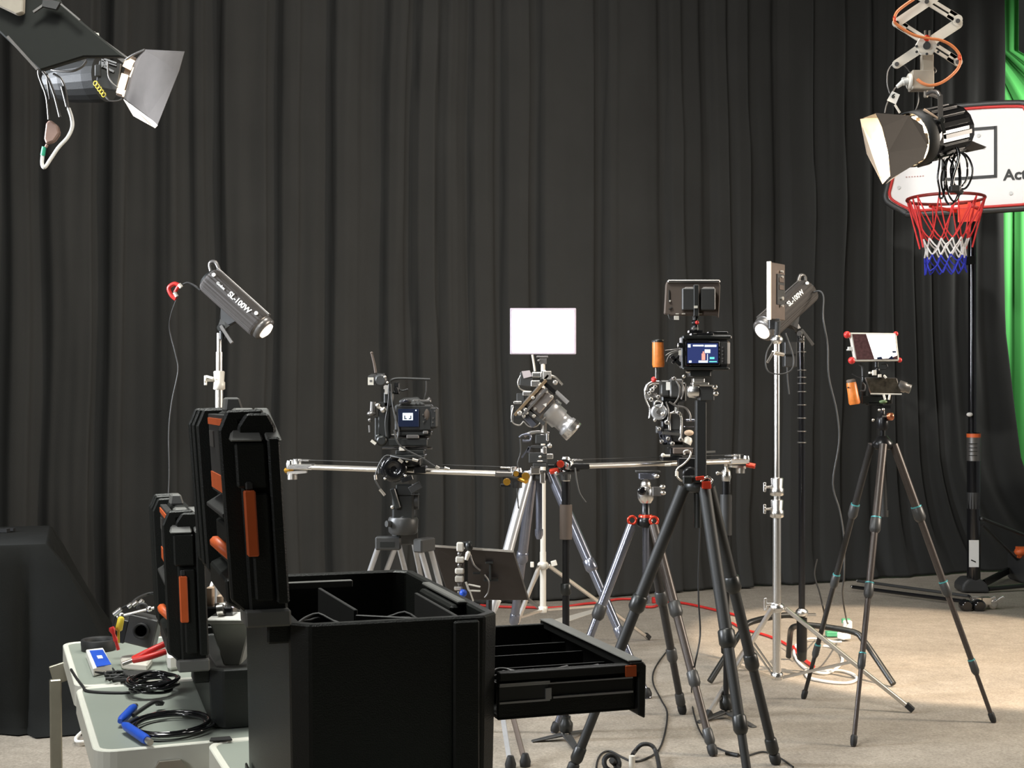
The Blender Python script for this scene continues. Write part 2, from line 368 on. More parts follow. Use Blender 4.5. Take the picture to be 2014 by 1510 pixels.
# folding tables
def rr(L,v0,v1,u0,u1,r,z,n=5):
    pts=[]
    for cv,cu,a0 in ((v1-r,u1-r,0),(v0+r,u1-r,90),(v0+r,u0+r,180),(v1-r,u0+r,270)):
        for k in range(n+1):
            a=math.radians(a0+90*k/n); pts.append(L(cv+r*math.cos(a),cu+r*math.sin(a),z))
    return pts
TU=V((-.366,.931,0)).normalized(); TV_=V((TU.y,-TU.x,0))
def folding_table(O, W, Ln, label):
    YAW_U,YAW_V=TU,TV_; L=frame(O,TU,TV_); t=thing('folding_table',label,'table',L(W/2,Ln/2,0),'aluminium folding tables end to end')
    for a,b in ((0,Ln/2-.004),(Ln/2+.004,Ln)):
        near = a==0
        m=MB(); m.prism(rr(L,.012,W-.012,a+.012,b-.012,.03,.728),V((0,0,.012))); p=part(t,'top_panel',m,M['tableg'])
        m=MB(); c=rr(L,.006,W-.006,a+.006,b-.006,.036,.727); c2=[V((q.x,q.y,.727)) for q in c]
        ou=rr(L,0,W,a,b,.042,.69); inn=rr(L,.014,W-.014,a+.014,b-.014,.03,.69)
        n=len(ou); up=V((0,0,.052)); vs=ou+[q+up for q in ou]+[q+up for q in inn]+inn
        fs=[]
        for i in range(n):
            j=(i+1)%n
            fs+=[(i,j,n+j,n+i),(n+i,n+j,2*n+j,2*n+i),(2*n+i,2*n+j,3*n+j,3*n+i),(3*n+i,3*n+j,j,i)]
        m.add(vs,fs); part(p,'rim',m,M['tablerim'],bev=.002)
    for u in (.06,Ln-.06):
        for v in (.03,W-.03):
            vo=-.05 if (u>.1 and v<.1 and W>.4) else 0; m=MB(); m.bar(L(v+vo,u,.69 if vo==0 else .655),L(v+vo*.9,u+(.06 if u<.1 else -.06),.0),.035,.03,YAW_V); lg=part(t,'leg',m,M['tableleg'],bev=.003)
            if vo: part(lg,'leg_bracket',MB().bar(L(v+vo-.01,u,.665),L(v+.03,u,.69),.05,.02),M['tableleg'],bev=.002)
            m=MB(); m.cyl(L(v+vo*.9,u+(.06 if u<.1 else -.06),0),L(v+vo*.9,u+(.06 if u<.1 else -.06),.03),.02); part(lg,'foot_cap',m,M['rubber'])
        m=MB(); m.bar(L(.03,u,.3),L(W-.03,u,.3),.022,.022,V((0,0,1))); m.bar(L(.03,u,.60),L(W-.03,u,.60),.022,.022,V((0,0,1))); part(t,'crossbar',m,M['tableleg'])
    for v in (.03,W-.03):
        m=MB(); m.bar(L(v,.08,.56),L(v,.45,.69),.016,.01,YAW_V); part(t,'brace',m,M['tableleg'])
    for v in (W*.3,W*.75):
        m=MB(); m.prism([L(v-.03,-.001,.70),L(v+.03,-.001,.70),L(v+.02,-.001,.715),L(v-.02,-.001,.715)],-YAW_U*.008)
        m.tor(L(v,-.006,.695),YAW_U,.012,.003,12,6); part(t,'latch',m,M['satin'])
    return t,L
T1O=onz(185,1482,.74); T1O.z=0
t1,LT1=folding_table(T1O,.46,1.22,'folding table with grey green top carrying cables, tools and the smaller black case')
T2O=V((-.597,2.570,0))-TU*1.232
t2,LT2=folding_table(T2O,.325,1.22,'folding table at the bottom edge under the large black tool case')
# ------------------------------------------------------------ tool cases with open lids
def tool_case(name,label,O,D,W,H,LH,LT,lean):
    s=1
    L0=frame(O); L=lambda v,u,z: L0(v*s,u*s,z*s)
    t=thing(name,label,'tool case',L(.22,.3,0),'black tool cases with upright lids')
    c=.022
    # shell: outer wall ring with chamfered corners
    def ring(i,z): 
        q=c+0.004-i*.5
        pts=[(i+q,i),(W-i-q,i),(W-i,i+q),(W-i,D-i-q),(W-i-q,D-i),(i+q,D-i),(i,D-i-q),(i,i+q)]
        return [L(v,u,z) for v,u in pts]
    o0=ring(.006,0); o1=ring(.0,H-.02); i1=ring(.017,H); o2=ring(.0,H); i0=ring(.02,.10)
    vs=o0+o1+o2+i1+i0; fs=[tuple(reversed(range(8)))]
    for k in range(4):
        for i in range(8):
            j=(i+1)%8; fs.append((k*8+i,k*8+j,k*8+8+j,k*8+8+i))
    fs.append(tuple(range(32,40)))
    body=part(t,'body',MB().add(vs,fs),M['casep'],bev=.003)
    if H>.2:
        m=MB(); lbox(m,L,W-.075,W-.035,-.006,.0,.01,H-.005)
        part(body,'pillar',m,M['casep'],bev=.003)
        m=MB(); lbox(m,L,-.004,0,.05,D-.05,.0,.02); part(body,'base_band',m,M['casep'],bev=.002)
        for z in (.085,.0):
            m=MB(); lbox(m,L,.115,.128,-.005,0,z,z+.008); part(body,'hinge_pin',m,M['grey'],bev=.002)
        m=MB(); lbox(m,L,.02,.19,D-.05,D-.035,H-.022,H-.01); part(body,'inner_strip',m,M['litgrey'],bev=.001)
        m=MB(); lbox(m,L,W-.03,W-.015,.13,.36,H-.003,H+.003); part(body,'rim_step',m,M['litgrey'],bev=.002)  # rim highlight painted with the paler grey
        m=MB(); lbox(m,L,W-.04,W-.016,.14,.34,H-.07,H-.005); part(body,'latch_recess',m,M['casep'],bev=.004)
    m=MB(); lbox(m,L,-.03,.004,.03,.09,H-.03,H-.002); hb=part(body,'hinge_block',m,M['casep'],bev=.003)
    m=MB(); lbox(m,L,-.03,.004,D-.09,D-.03,H-.03,H-.002); part(body,'hinge_block',m,M['casep'],bev=.003)
    m=MB(); m.cyl(L(-.018,.035,H-.008),L(-.018,.085,H-.008),.011); part(hb,'hinge',m,M['black'])
    zb=H+.002; zt=zb+LH; t_=LT
    SH=lambda v,u,z:L(v+lean*(z-zb)/LH,u,z)     # v runs from -t_ (outer face) to 0
    def lp(mm,pts,u0,u1):
        a=[SH(v,u0,z) for v,z in pts]; b=[SH(v,u1,z) for v,z in pts]; n=len(a)
        return mm.add(a+b,[tuple(range(n)),tuple(reversed(range(n,2*n)))]+[(i,i+n,(i+1)%n+n,(i+1)%n) for i in range(n)])
    def lb(mm,v0,v1,u0,u1,z0,z1):
        q=SH; return mm.hexa([q(v0,u0,z0),q(v1,u0,z0),q(v1,u1,z0),q(v0,u1,z0)],[q(v0,u0,z1),q(v1,u0,z1),q(v1,u1,z1),q(v0,u1,z1)])
    o=-t_
    m=MB(); lp(m,[(o+.012,zb+.015),(o+.022,zb),(-.012,zb),(-.002,zb+.015),(-.004,zt-.02),(-.014,zt),(o+.024,zt),(o+.010,zt-.02)],.008,D-.008); lid=part(t,'lid',m,M['casep'],bev=.004)
    def slant(v0,v1,w0,w1): return MB().hexa([SH(v0,-.006,zt-.040),SH(v1,-.006,zt-.040),SH(v1,.07,zt-.040),SH(v0,.07,zt-.040)],[SH(w0,.048,zt+.006),SH(w1,.048,zt+.006),SH(w1,.08,zt+.006),SH(w0,.08,zt+.006)])
    m=slant(o-.003,-.024,o+.012,-.028); part(lid,'corner_block',m,M['litgrey'],'grey corner block with top light in its colour',bev=.003)
    m=slant(-.020,.002,-.025,-.008); part(lid,'corner_block',m,M['litgrey'],'grey corner block with top light in its colour',bev=.002)
    m=MB(); lp(m,[(o+.004,zb-.002),(o+.004,zb+.022),(.0,zb+.022),(.0,zb-.002)],-.003,.06); part(lid,'corner_block',m,M['litgrey'],'grey corner block with top light in its colour',bev=.003)
    m=MB(); lb(m,o+.004,-.022,-.004,.010,zt-.105,zt-.042); part(lid,'side_panel',m,M['casep'],bev=.003)
    m=MB(); lb(m,o+.020,-.022,-.005,.010,zb+.035,zt-.112); part(lid,'side_panel',m,M['casep'],bev=.003)
    m=MB(); lb(m,-.019,-.001,-.005,.010,zb+.03,zt-.034); part(lid,'side_panel',m,M['casep'],bev=.003)
    for u0 in (.012,.37,.46,D-.03):
        m=MB(); lp(m,[(o+.014,zb+.01),(o-.012,zb+.035),(o-.015,zt-.025),(o-.002,zt+.003),(-.02,zt+.005),(-.02,zt-.006),(o+.014,zt-.012)],u0,u0+.018); part(lid,'rib',m,M['casep'],bev=.003)
    m=MB(); lp(m,[(-.052,zt),(-.048,zt+.022),(-.028,zt+.022),(-.022,zt)],.22,.27); part(lid,'top_catch',m,M['litgrey'],bev=.003)
    m=MB(); lb(m,o-.002,o+.012,.07,.30,zt-.125,zt-.004); lab=part(lid,'label_plate',m,M['grey'],bev=.001)
    m=MB(); lb(m,o-.004,o-.002,.08,.29,zt-.120,zt-.095); part(lab,'label_band',m,M['orange'],'orange printed band')
    m=MB(); lb(m,o-.004,o-.002,.08,.29,zt-.020,zt-.010); part(lab,'label_band',m,M['orange'],'orange printed band')
    m=MB(); lb(m,o-.004,o-.002,.22,.28,zt-.055,zt-.03); part(lab,'label_patch',m,M['midgrey'])
    m=MB(); lp(m,[(o+.012,zt-.150),(o-.012,zt-.152),(o-.012,zt-.146),(o+.012,zt-.132)],.07,.31); part(lid,'ledge',m,M['grey'],bev=.001)
    m=MB(); lb(m,o+.003,o+.012,.08,.33,zb+.065,zb+.125); part(lid,'handle_recess',m,M['black'],bev=.003)
    m=MB(); m.tube([SH(o+.004,.13,zb+.085),SH(o-.012,.145,zb+.10),SH(o-.012,.19,zb+.10),SH(o+.004,.205,zb+.085)],.009,8,3); part(lid,'carry_handle',m,M['orange'],'orange carrying handle')
    m=MB(); lp(m,[(o+.012,zb+.062),(o-.010,zb+.052),(o-.010,zb+.018),(o+.012,zb+.006)],.10,.34); part(lid,'outer_boss',m,M['casep'],bev=.003)
    for u,v in ((-.006,o+.012),(D-.006,o-.008)):
        m=MB(); lb(m,v,v+.016,u-.004,u+.010,zb+.098,zb+.190); la=part(lid,'latch',m,M['orange'],'orange latch',bev=.002)
        m=MB(); lb(m,v+.003,v+.013,u-.001,u+.010,zb+.190,zb+.202); part(la,'latch_tip',m,M['grey'],bev=.002)
    return t,L,body
c1,LC1,body1=tool_case('tool_case','large black tool case with its lid upright and a drawer pulled out to the right',V((-.31,1.86,.74)),.565,.31,.345,.298,.068,-.018)
# contents & dividers
H=.345
def div(root,v0,u0,v1,u1,z0,z1,name='divider'):
    m=MB(); a=LC1(v0,u0,z0); b=LC1(v1,u1,z0); d=(b-a).normalized(); n=V((-d.y,d.x,0))*.003; up=V((0,0,z1-z0))
    m.hexa([a-n,b-n,b+n,a+n],[a-n+up,b-n+up,b+n+up,a+n+up]); return part(root,name,m,M['grey'],bev=.001)
div(body1,.118,.45,.130,.19,.20,H-.012); div(body1,.130,.19,.262,.10,.20,H-.02); div(body1,.265,.03,.265,.34,.20,H-.012)
random.seed(4)
def coil(name,label,mat_,c,R,n,r,axis=(0,0,1),jit=.01,cat='cable',group=None,sq=1.0,rise=.0012):
    x,y,d=basis(axis); pts=[]
    for k in range(n*14):
        a=2*math.pi*k/14; rr_=R*(1+.12*math.sin(k*.31))+random.uniform(-jit,jit)*.4
        pts.append(V(c)+x*(rr_*math.cos(a))+y*(rr_*sq*math.sin(a))+d*(abs(math.sin(k*.17))*jit+rise*k/14))
    return solo(name,MB().tube(pts,r,6,2),mat_,label,cat,group=group)
coil('cable_coil','coiled black cable in the left compartment of the large case',M['rubber'],LC1(.062,.14,.300),.034,4,.0032,(.2,-.4,.9),.012)
coil('cable_coil','coiled glossy black cable in the middle compartment of the large case',M['rubber'],LC1(.20,.19,.280),.040,4,.003,(.1,-.6,.8),.010)
m=MB(); m.box(LC1(.235,.10,.305),(.03,.025,.02)); m.cyl(LC1(.235,.085,.31),LC1(.255,.085,.31),.008)
solo('power_adapter',m,M['grey'],'small grey adapter lying beside the cable coil in the large case','adapter',bev=.003)
# drawer
dz=lambda z:z-.74
def drawer():
    z0,z1=.180,.253; v0,v1=.315,.540; u0,u1=.035,.43
    L=LC1
    m=MB(); lbox(m,L,v0,v1,u0,u1,z0,z0+.006); lbox(m,L,v0,v1,u0,u0+.008,z0,z1); lbox(m,L,v0,v1,u1-.008,u1,z0,z1)
    d=part(c1,'drawer',m,M['casep'],'open drawer with compartments',bev=.0015)
    m=MB(); lpoly(m,L,[(v1,z0-.006),(v1+.012,z0-.012),(v1+.014,z1-.002),(v1+.008,z1+.004),(v1-.014,z1+.004),(v1-.014,z1-.01),(v1,z1-.012)],u0-.012,u1+.012); part(d,'drawer_front',m,M['blackm'],bev=.002)
    m=MB(); lbox(m,L,v1-.016,v1+.008,u0-.01,u1+.01,z1+.004,z1+.0065); part(d,'front_rim',m,M['litgrey'],bev=.001)  # light on the drawer rim painted with the paler grey
    m=MB(); lbox(m,L,v0,v1-.014,u0-.012,u0-.0005,z1-.012,z1); part(d,'side_rim',m,M['blackm'],bev=.001)
    m=MB(); lbox(m,L,v1-.022,v1-.004,u0-.0145,u0-.012,z1-.018,z1-.001); part(d,'drawer_tag',m,M['orange'],'orange square tag')
    m=MB(); lbox(m,L,v0,v1-.006,u0-.006,u0,.212,.233); r=part(d,'slide_channel',m,M['black'],bev=.001)
    m=MB(); lbox(m,L,v0,v1-.008,u0-.0095,u0-.004,.2315,.2335); lbox(m,L,.40,v1-.008,u0-.011,u0-.004,.2095,.2125); part(d,'slide_rail',m,M['silver'],'steel slide rail')
    m=MB(); lbox(m,L,v0,.395,u0-.011,u0-.006,.2065,.2095); lbox(m,L,v0,.395,u0-.011,u0-.006,.2340,.237); lbox(m,L,.388,.397,u0-.012,u0-.006,.209,.226); part(d,'slide_rail',m,M['silver'],'steel slide rail')
    m=MB(); lbox(m,L,v0,.393,u0-.008,u0-.006,.2095,.2340); part(d,'slide_web',m,M['grey'])
    for u in (.135,.235,.32): 
        m=MB(); lbox(m,L,v0,v1-.01,u-.002,u+.002,z0+.006,z1-.016); part(d,'divider',m,M['blackm'])
    m=MB(); a,b=L(.34,.32,z0+.006),L(.375,.41,z0+.006); n=V((.003,0,0)); up=V((0,0,.052)); m.hexa([a-n,b-n,b+n,a+n],[a-n+up,b-n+up,b+n+up,a+n+up]); part(d,'divider',m,M['blackm'])
    for i,(v,u,sx) in enumerate(((.37,.075,.035),(.43,.085,.03),(.48,.08,.025))):
        m=MB(); m.box(L(v,u,.225),(sx,.02,.02)); m.cyl(L(v-.015,u,.237),L(v+.02,u+.01,.240),.004)
        solo('connector',m,M['grey'],['grey connector at the inner end of the open drawer','grey connector in the middle of the open drawer','small grey connector near the front of the open drawer'][i],'connector',bev=.002)
    coil('cable_coil','thin cable looped in the nearest compartment of the open drawer',M['grey'],L(.345,.085,.225),.022,3,.0025,(0,-.3,.9),.01)
drawer()
# second case
c2,LC2,body2=tool_case('tool_case','smaller black tool case with upright lid standing on the folding table',V((-.604,2.645,.742)),.55,.30,.12,.315,.066,-.012)
# things showing between the lids
m=MB(); b0=P(452,1225,2.95); 
def tub(c,w0,d0,w1,d1,h):
    return [V((c.x+a*w0/2,c.y+b*d0/2,c.z)) for a,b in ((-1,-1),(1,-1),(1,1),(-1,1))],[V((c.x+a*w1/2,c.y+b*d1/2,c.z+h)) for a,b in ((-1,-1),(1,-1),(1,1),(-1,1))]
bq=P(462,1303,2.78); 
bt=thing('storage_tub','frosted white plastic tub wedged between the two black tool cases','tub',bq)
a,b=tub(bq,.035,.06,.085,.09,.09); m=MB().hexa(a,b); part(bt,'tub_body',m,M['clear'],bev=.003)
m=MB(); m.box(bq+V((.0,0,.094)),(.10,.10,.01)); part(bt,'tub_lid',m,M['white'],bev=.002)
m=MB().bx(455,1172,477,1222,2.93,.05); solo('white_carton',m,M['white'],'white carton standing above the frosted tub between the tool cases','box',bev=.002)
m=MB().bx(406,1190,462,1228,2.80,.05); gt=thing('gadget_tray','small black gadget tray holding tan parts between the tool cases','gadget',P(434,1229,2.80))
part(gt,'tray',m,M['gloss'],bev=.003)
for x0,y0,x1,y1 in ((407,1154,420,1190),(428,1170,438,1190)):
    part(gt,'tan_part',MB().bx(x0,y0,x1,y1,2.81,.02),M['tan'],'tan plastic piece',bev=.002)
m=MB(); m.bar(P(423,1190,2.79),P(445,1187,2.79),.008,.01); m.cyl(P(428,1200,2.77),P(440,1198,2.77),.012); part(gt,'clamp',m,M['chrome'])
# ------------------------------------------------------------ items on the folding table
def T(px,py,dz=0): 
    p=onz(px,py,.74); return p+V((0,0,dz+.002))
m=MB(); m.lathe(T(194,1278),(0,0,1),[(0,.044),(.026,.046),(.028,.043),(.026,.036),(.004,.036)],26); solo('lens_hood',m,M['rubber'],'black round lens hood ring lying at the far corner of the table','lens hood')
bc=thing('battery_box','blue and white small battery box on the table near its left edge','box',T(193,1318))
q=[T(169,1294),T(203,1290),T(219,1322),T(183,1332)]; m=MB().prism(q,V((0,0,.02))); part(bc,'box_body',m,M['white'],bev=.002)
q=[V((p.x,p.y,.7625)) for p in (T(176,1297),T(202,1295),T(219,1325),T(190,1330))]; m=MB().prism(q,V((0,0,.001))); part(bc,'blue_print',m,M['blue'],'blue printed top')
q=[V((p.x,p.y,.7636)) for p in (T(190,1308),T(200,1307),T(203,1313),T(193,1314))]; m=MB().prism(q,V((0,0,.0006))); part(bc,'white_mark',m,M['white'])
m=MB(); m.tube([T(140,1318,.0),T(150,1335,.001),T(163,1352,.001),T(175,1362,.001),T(240,1365,.001),T(290,1360,.001),T(330,1345,.001)],.0035,6); solo('cable',m,M['rubber'],'thin black cable crossing the fold of the table','cable')
coil('cable_coil','bundled black cable on the table below the red pliers',M['gloss'],T(300,1364,.006),.062,7,.0035,(0,0,1),.02,sq=.8)
coil('cable_coil','coiled black cable with blue connector ends near the table front edge',M['gloss'],T(338,1434,.005),.088,3,.004,(0,0,1),.004,sq=.85)
for i,(p0,p1,lb_) in enumerate(((T(236,1432,.012),T(263,1410,.018),'blue connector of the coiled cable, upper of two'),(T(243,1440,.014),T(290,1468,.010),'blue connector of the coiled cable, lower and longer'))):
    t=thing('cable_connector',lb_,'connector',p0); d=(p1-p0)
    m=MB(); m.lathe(p0,d,[(0,.005),(.15,.009),(.9,.0095),(1,.008)],14,rel=True); part(t,'connector_shell',m,M['blue'])
    m=MB(); m.cyl(p1,p1+d*.12,.0065); part(t,'connector_tip',m,M['satin'])
m=MB(); m.tube([T(262,1420,.012),T(300,1402,.02),T(315,1396,.014),T(322,1395,.01)],.0045,6); m.cyl(T(308,1397,.014),T(318,1395,.012),.006); solo('cable_plug',m,M['grey'],'small dark plug lead lying over the coiled cable','plug')
# brush / dark cloth
m=MB(); 
for k in range(26):
    a=T(205+random.uniform(0,35),1335+random.uniform(-6,12),random.uniform(.0,.012)); b_=a+V((random.uniform(-.03,.04),random.uniform(-.02,.03),random.uniform(0,.008)))
    m.cyl(a,b_,.004,.002,5)
solo('brush',m,M['rubber'],'black bristle brush lying beside the blue battery box','brush')
# pliers
pl=thing('pliers','red handled pliers lying open on the pile on the table','pliers',T(285,1310))
m=MB(); m.tube([P(262,1296,3.12),P(290,1282,3.12),P(325,1266,3.14)],.0075,8); part(pl,'handle',m,M['red'],'red handle')
m=MB(); m.tube([P(262,1298,3.10),P(292,1292,3.10),P(326,1281,3.12)],.0075,8); part(pl,'handle',m,M['red'],'red handle')
m=MB(); m.bar(P(264,1297,3.11),P(240,1306,3.10),.012,.008,(0,0,1)); part(pl,'jaw',m,M['satin'],bev=.001)
m=MB(); m.prism([T(236,1306),T(262,1300),T(300,1308),T(290,1322),T(240,1318)],V((0,0,.018))); solo('pouch',m,M['cream'],'cream coloured tool pouch under the red pliers','pouch',bev=.004)
m=MB(); m.prism([T(325,1296),T(345,1294),T(356,1318),T(330,1322)],V((0,0,.04))); solo('parts_bag',m,M['white'],'crumpled white parts bag beside the smaller tool case','bag',bev=.008)
m=MB(); m.prism([T(240,1330),T(305,1328),T(318,1334),T(250,1340)],V((0,0,.012))); solo('tool_bar',m,M['grey'],'dark grey flat tool bar lying in front of the pouch','tool',bev=.002)
# small crimp tools / motor block leaning on the pile
gr=thing('camera_cage','dark square camera cage block leaning on the pile of tools','camera gear',T(275,1285))
c=P(282,1238,3.33); R=Matrix.Rotation(math.radians(14),3,'Y')
m=MB().box(c,(.075,.05,.075),R); cg=part(gr,'block',m,M['grey'],bev=.004)
m=MB().lathe(c+V((.002,-.027,.002)),(0,-1,0),[(0,.02),(.006,.02),(.006,.016),(0,.014)],20); part(cg,'round_port',m,M['rubber'])
m=MB().box(c+V((-.046,.0,.0)),(.022,.05,.06),R); part(gr,'side_block',m,M['black'],bev=.003)
m=MB(); m.cyl(c+V((-.06,-.02,.035)),c+V((.06,-.02,.065)),.004); part(gr,'rod',m,M['satin'])
m=MB(); m.sph(c+V((-.05,-.02,.038)),.009); m.sph(c+V((.02,-.02,.055)),.008); part(gr,'screw',m,M['chrome'])
m=MB().tor(c+V((0,-.01,.055)),(0,1,0),.012,.004,16,6,0,math.pi); part(gr,'lug',m,M['grey'])
a=T(252,1262); 
cb=thing('cable_loop','looped black cable with pale connectors arching over the table pile','cable',a)
m=MB(); m.tube([P(222,1250,3.4),P(226,1215,3.4),P(243,1194,3.4),P(262,1192,3.4),P(285,1205,3.4),P(292,1225,3.4)],.0035,6); m.tube([P(252,1195,3.4),P(268,1178,3.45),P(290,1168,3.5),P(305,1166,3.5)],.004,6); part(cb,'wire',m,M['rubber'])
m=MB(); m.cyl(P(224,1208,3.39),P(238,1197,3.39),.006); m.cyl(P(252,1193,3.4),P(259,1188,3.4),.006); m.cyl(P(262,1190,3.4),P(270,1184,3.4),.0065); m.cyl(P(276,1186,3.4),P(281,1180,3.4),.006); part(cb,'pale_connector',m,M['satin'])
m=MB(); m.lathe(P(233,1240,3.22),P(239,1213,3.22)-P(233,1240,3.22),[(0,.006),(.1,.009),(.9,.008),(1,.005)],12,rel=True); m.cyl(P(233,1264,3.22),P(233,1240,3.22),.003); solo('screwdriver',m,M['yellow'],'yellow handled screwdriver standing up from the table pile','screwdriver')
m=MB(); m.lathe(P(228,1260,3.2),P(219,1233,3.2)-P(228,1260,3.2),[(0,.006),(.5,.004),(.8,.008),(1,.006)],12,rel=True); m.cyl(P(233,1278,3.2),P(228,1260,3.2),.004); solo('screwdriver',m,M['red'],'red handled screwdriver leaning left of the yellow one','screwdriver')
m=MB(); m.prism([onz(415,1452,.745),onz(452,1449,.745),onz(457,1456,.745),onz(412,1458,.745)],V((0,0,.002))); solo('black_pad',m,M['rubber'],'small black rubber pad on the table in front of the smaller case','pad')
# white cable under the table
m=MB(); m.tube([onz(150,1450,.02),onz(165,1436,.02),onz(178,1432,.02),onz(185,1440,.02),onz(170,1456,.02),onz(152,1458,.02)],.007,7,closed=True); solo('white_cable',m,M['white'],'white cable loop on the floor behind the folding table leg','cable')
# ------------------------------------------------------------ draped table at the left
def draped():
    O=V((-2.02,5.72,0)); Lw=1.5; Dp=.9; Hh=.785
    L=frame(O-YAW_V*Lw)
    t=thing('draped_table','table fully covered by a black cloth at the left edge','table',L(Lw/2,Dp/2,0))
    per=[]
    N=44
    def edge(v0,u0,v1,u1,n): return [(v0+(v1-v0)*k/n,u0+(u1-u0)*k/n) for k in range(n)]
    base=edge(0,0,Lw,0,N)+edge(Lw,0,Lw,Dp,26)+edge(Lw,Dp,0,Dp,N)+edge(0,Dp,0,0,26)
    rows=[(Hh,0),(Hh-.012,.012),(Hh-.1,.03),(Hh-.25,.06),(Hh-.4,.09),(Hh-.55,.125),(Hh-.68,.16),(.03,.19),(.006,.23)]
    vs=[]; n=len(base); cen=V((Lw/2,Dp/2,0))
    for z,off in rows:
        for i,(v,u) in enumerate(base):
            onx = 1 if v>=Lw-.001 else (-1 if v<=.001 else 0); ony = 1 if u>=Dp-.001 else (-1 if u<=.001 else 0)
            corner = (1 if (abs(v-Lw)<.05 or v<.05) and (u<.05 or u>Dp-.05) else 0)
            k=off*(1+.75*noise.noise(V((i*.28,z*1.2,0)))+(.9 if corner else 0)) if off>.015 else off
            dx=onx*k*(1.35 if onx else 0); dy=ony*k*.55
            vs.append(L(v+dx,u+dy,z))
    fs=[(j*n+i,j*n+(i+1)%n,(j+1)*n+(i+1)%n,(j+1)*n+i) for j in range(len(rows)-1) for i in range(n)]
    fs.append(tuple(range(n)))
    o=part(t,'cloth',MB().add(vs,fs,True),M['cloth'])
    e=o.modifiers.new('e','EDGE_SPLIT'); e.split_angle=1.0
    m=MB(); 
    for v,u in ((.05,.05),(Lw-.05,.05),(.05,Dp-.05),(Lw-.05,Dp-.05)): m.cyl(L(v,u,0),L(v,u,.74),.02)
    part(t,'hidden_frame',m,M['tableleg'])
    m=MB(); m.box(onz(6,1043,.795),(.05,.04,.016)); m.box(onz(20,1041,.795),(.04,.03,.014)); solo('clip',m,M['rubber'],'small black clips on top of the draped table','clip')
draped()
# ------------------------------------------------------------ tripods and stands
def tri_leg(root, top, foot, r0, r1, locks, mleg, mlock=None, ring=None, name='leg', foot_r=None, lockr=1.35):
    """leg from top to foot in sections parted by twist locks at the given fractions"""
    top=V(top); foot=V(foot); d=foot-top; fr=[0]+list(locks)+[1]; m=MB(); n=len(fr)-1
    for i in range(n):
        r=r0+(r1-r0)*i/max(n-1,1); m.cyl(top+d*fr[i],top+d*fr[i+1],r,n=14)
    leg=part(root,name,m,mleg)
    dn=d.normalized()
    for i,f in enumerate(locks):
        r=(r0+(r1-r0)*i/max(n-1,1))*lockr; c=top+d*f; h=.032
        m=MB().lathe(c-dn*h,dn,[(0,r*.82),(.006,r),(.05,r*1.04),(.058,r*.9),(.066,r*.7)],14); lk=part(leg,'twist_lock',m,mlock or M['black'])
        if ring:
            m=MB().lathe(c-dn*(h+.003),dn,[(0,r*.95),(.005,r*.95)],14); part(leg,'lock_ring',m,ring)
    r=(foot_r or r1*1.5); 
    m=MB().lathe(foot-dn*.045+V((0,0,.002)),dn,[(0,r*.75),(.006,r),(.03,r),(.043,r*.8)],12); part(leg,'rubber_foot',m,M['rubber'])
    return leg
def hubbed(root, apex, R, h, mat_, flange=None):
    m=MB().lathe(apex-V((0,0,h)),(0,0,1),[(0,R*.6),(h*.3,R),(h*.8,R*.9),(h,R*.6)],18); return part(root,'hub',m,mat_)
def braced_stand(root, base, topz, radii, cols, hubz, feet, braz, mpole, r=.016, legw=.018, mleg=None):
    """light stand: pole of nested tubes, three flat legs hinged on a hub, braces to a lower collar"""
    b=V(base); zs=[braz]+cols+[topz]
    for i in range(len(zs)-1):
        m=MB().cyl(V((b.x,b.y,zs[i])),V((b.x,b.y,zs[i+1])),radii[i],n=18); part(root,'pole',m,mpole)
    m=MB().lathe(V((b.x,b.y,hubz-.02)),(0,0,1),[(0,radii[0]*1.3),(.01,radii[0]*1.8),(.03,radii[0]*1.8),(.04,radii[0]*1.3)],18); hb=part(root,'hub',m,mpole)
    m=MB().lathe(V((b.x,b.y,braz-.012)),(0,0,1),[(0,radii[0]*1.2),(.03,radii[0]*1.5),(.034,radii[0]*1.2)],18); part(root,'lower_collar',m,mpole)
    for f in feet:
        f=V(f); d=V((f.x-b.x,f.y-b.y,0)).normalized(); top=V((b.x,b.y,hubz))+d*(radii[0]*2)
        m=MB().bar(top,f+V((0,0,legw*.5)),legw,legw,V((-d.y,d.x,0))); lg=part(root,'leg',m,mleg or mpole,bev=.003)
        m=MB().bar(f+V((0,0,legw*.6)),f-d*.03+V((0,0,legw*.9+.02)),legw*1.3,legw*1.3,V((-d.y,d.x,0))); part(lg,'foot_cap',m,M['rubber'],bev=.002)
        mid=top+(f-top)*.52; lo=V((b.x,b.y,braz))+d*(radii[0]*1.4)
        m=MB(); s_=V((-d.y,d.x,0))*legw*.5; m.bar(lo+s_,mid+s_,legw*.55,.004,V((-d.y,d.x,0))); m.bar(lo-s_,mid-s_,legw*.55,.004,V((-d.y,d.x,0))); part(root,'brace',m,mleg or mpole)
    return hb
def collar(root, b, z, r, mat_, kx=-1, h=.07):
    b=V(b); m=MB().lathe(V((b.x,b.y,z-h/2)),(0,0,1),[(0,r*1.15),(.004,r*1.6),(h*.4,r*1.6),(h*.45,r*1.35),(h-.004,r*1.5),(h,r*1.2)],18); c=part(root,'locking_collar',m,mat_)
    m=MB(); a=V((b.x+kx*r*1.4,b.y-r*.5,z)); e=a+V((kx*.03,-.01,0)); m.cyl(a,e,.006); m.cyl(e,e+V((kx*.006,0,0)),.012,.012); m.bar(e+V((kx*.003,0,-.022)),e+V((kx*.003,0,.022)),.012,.012); part(c,'wing_knob',m,mat_,bev=.002); return c

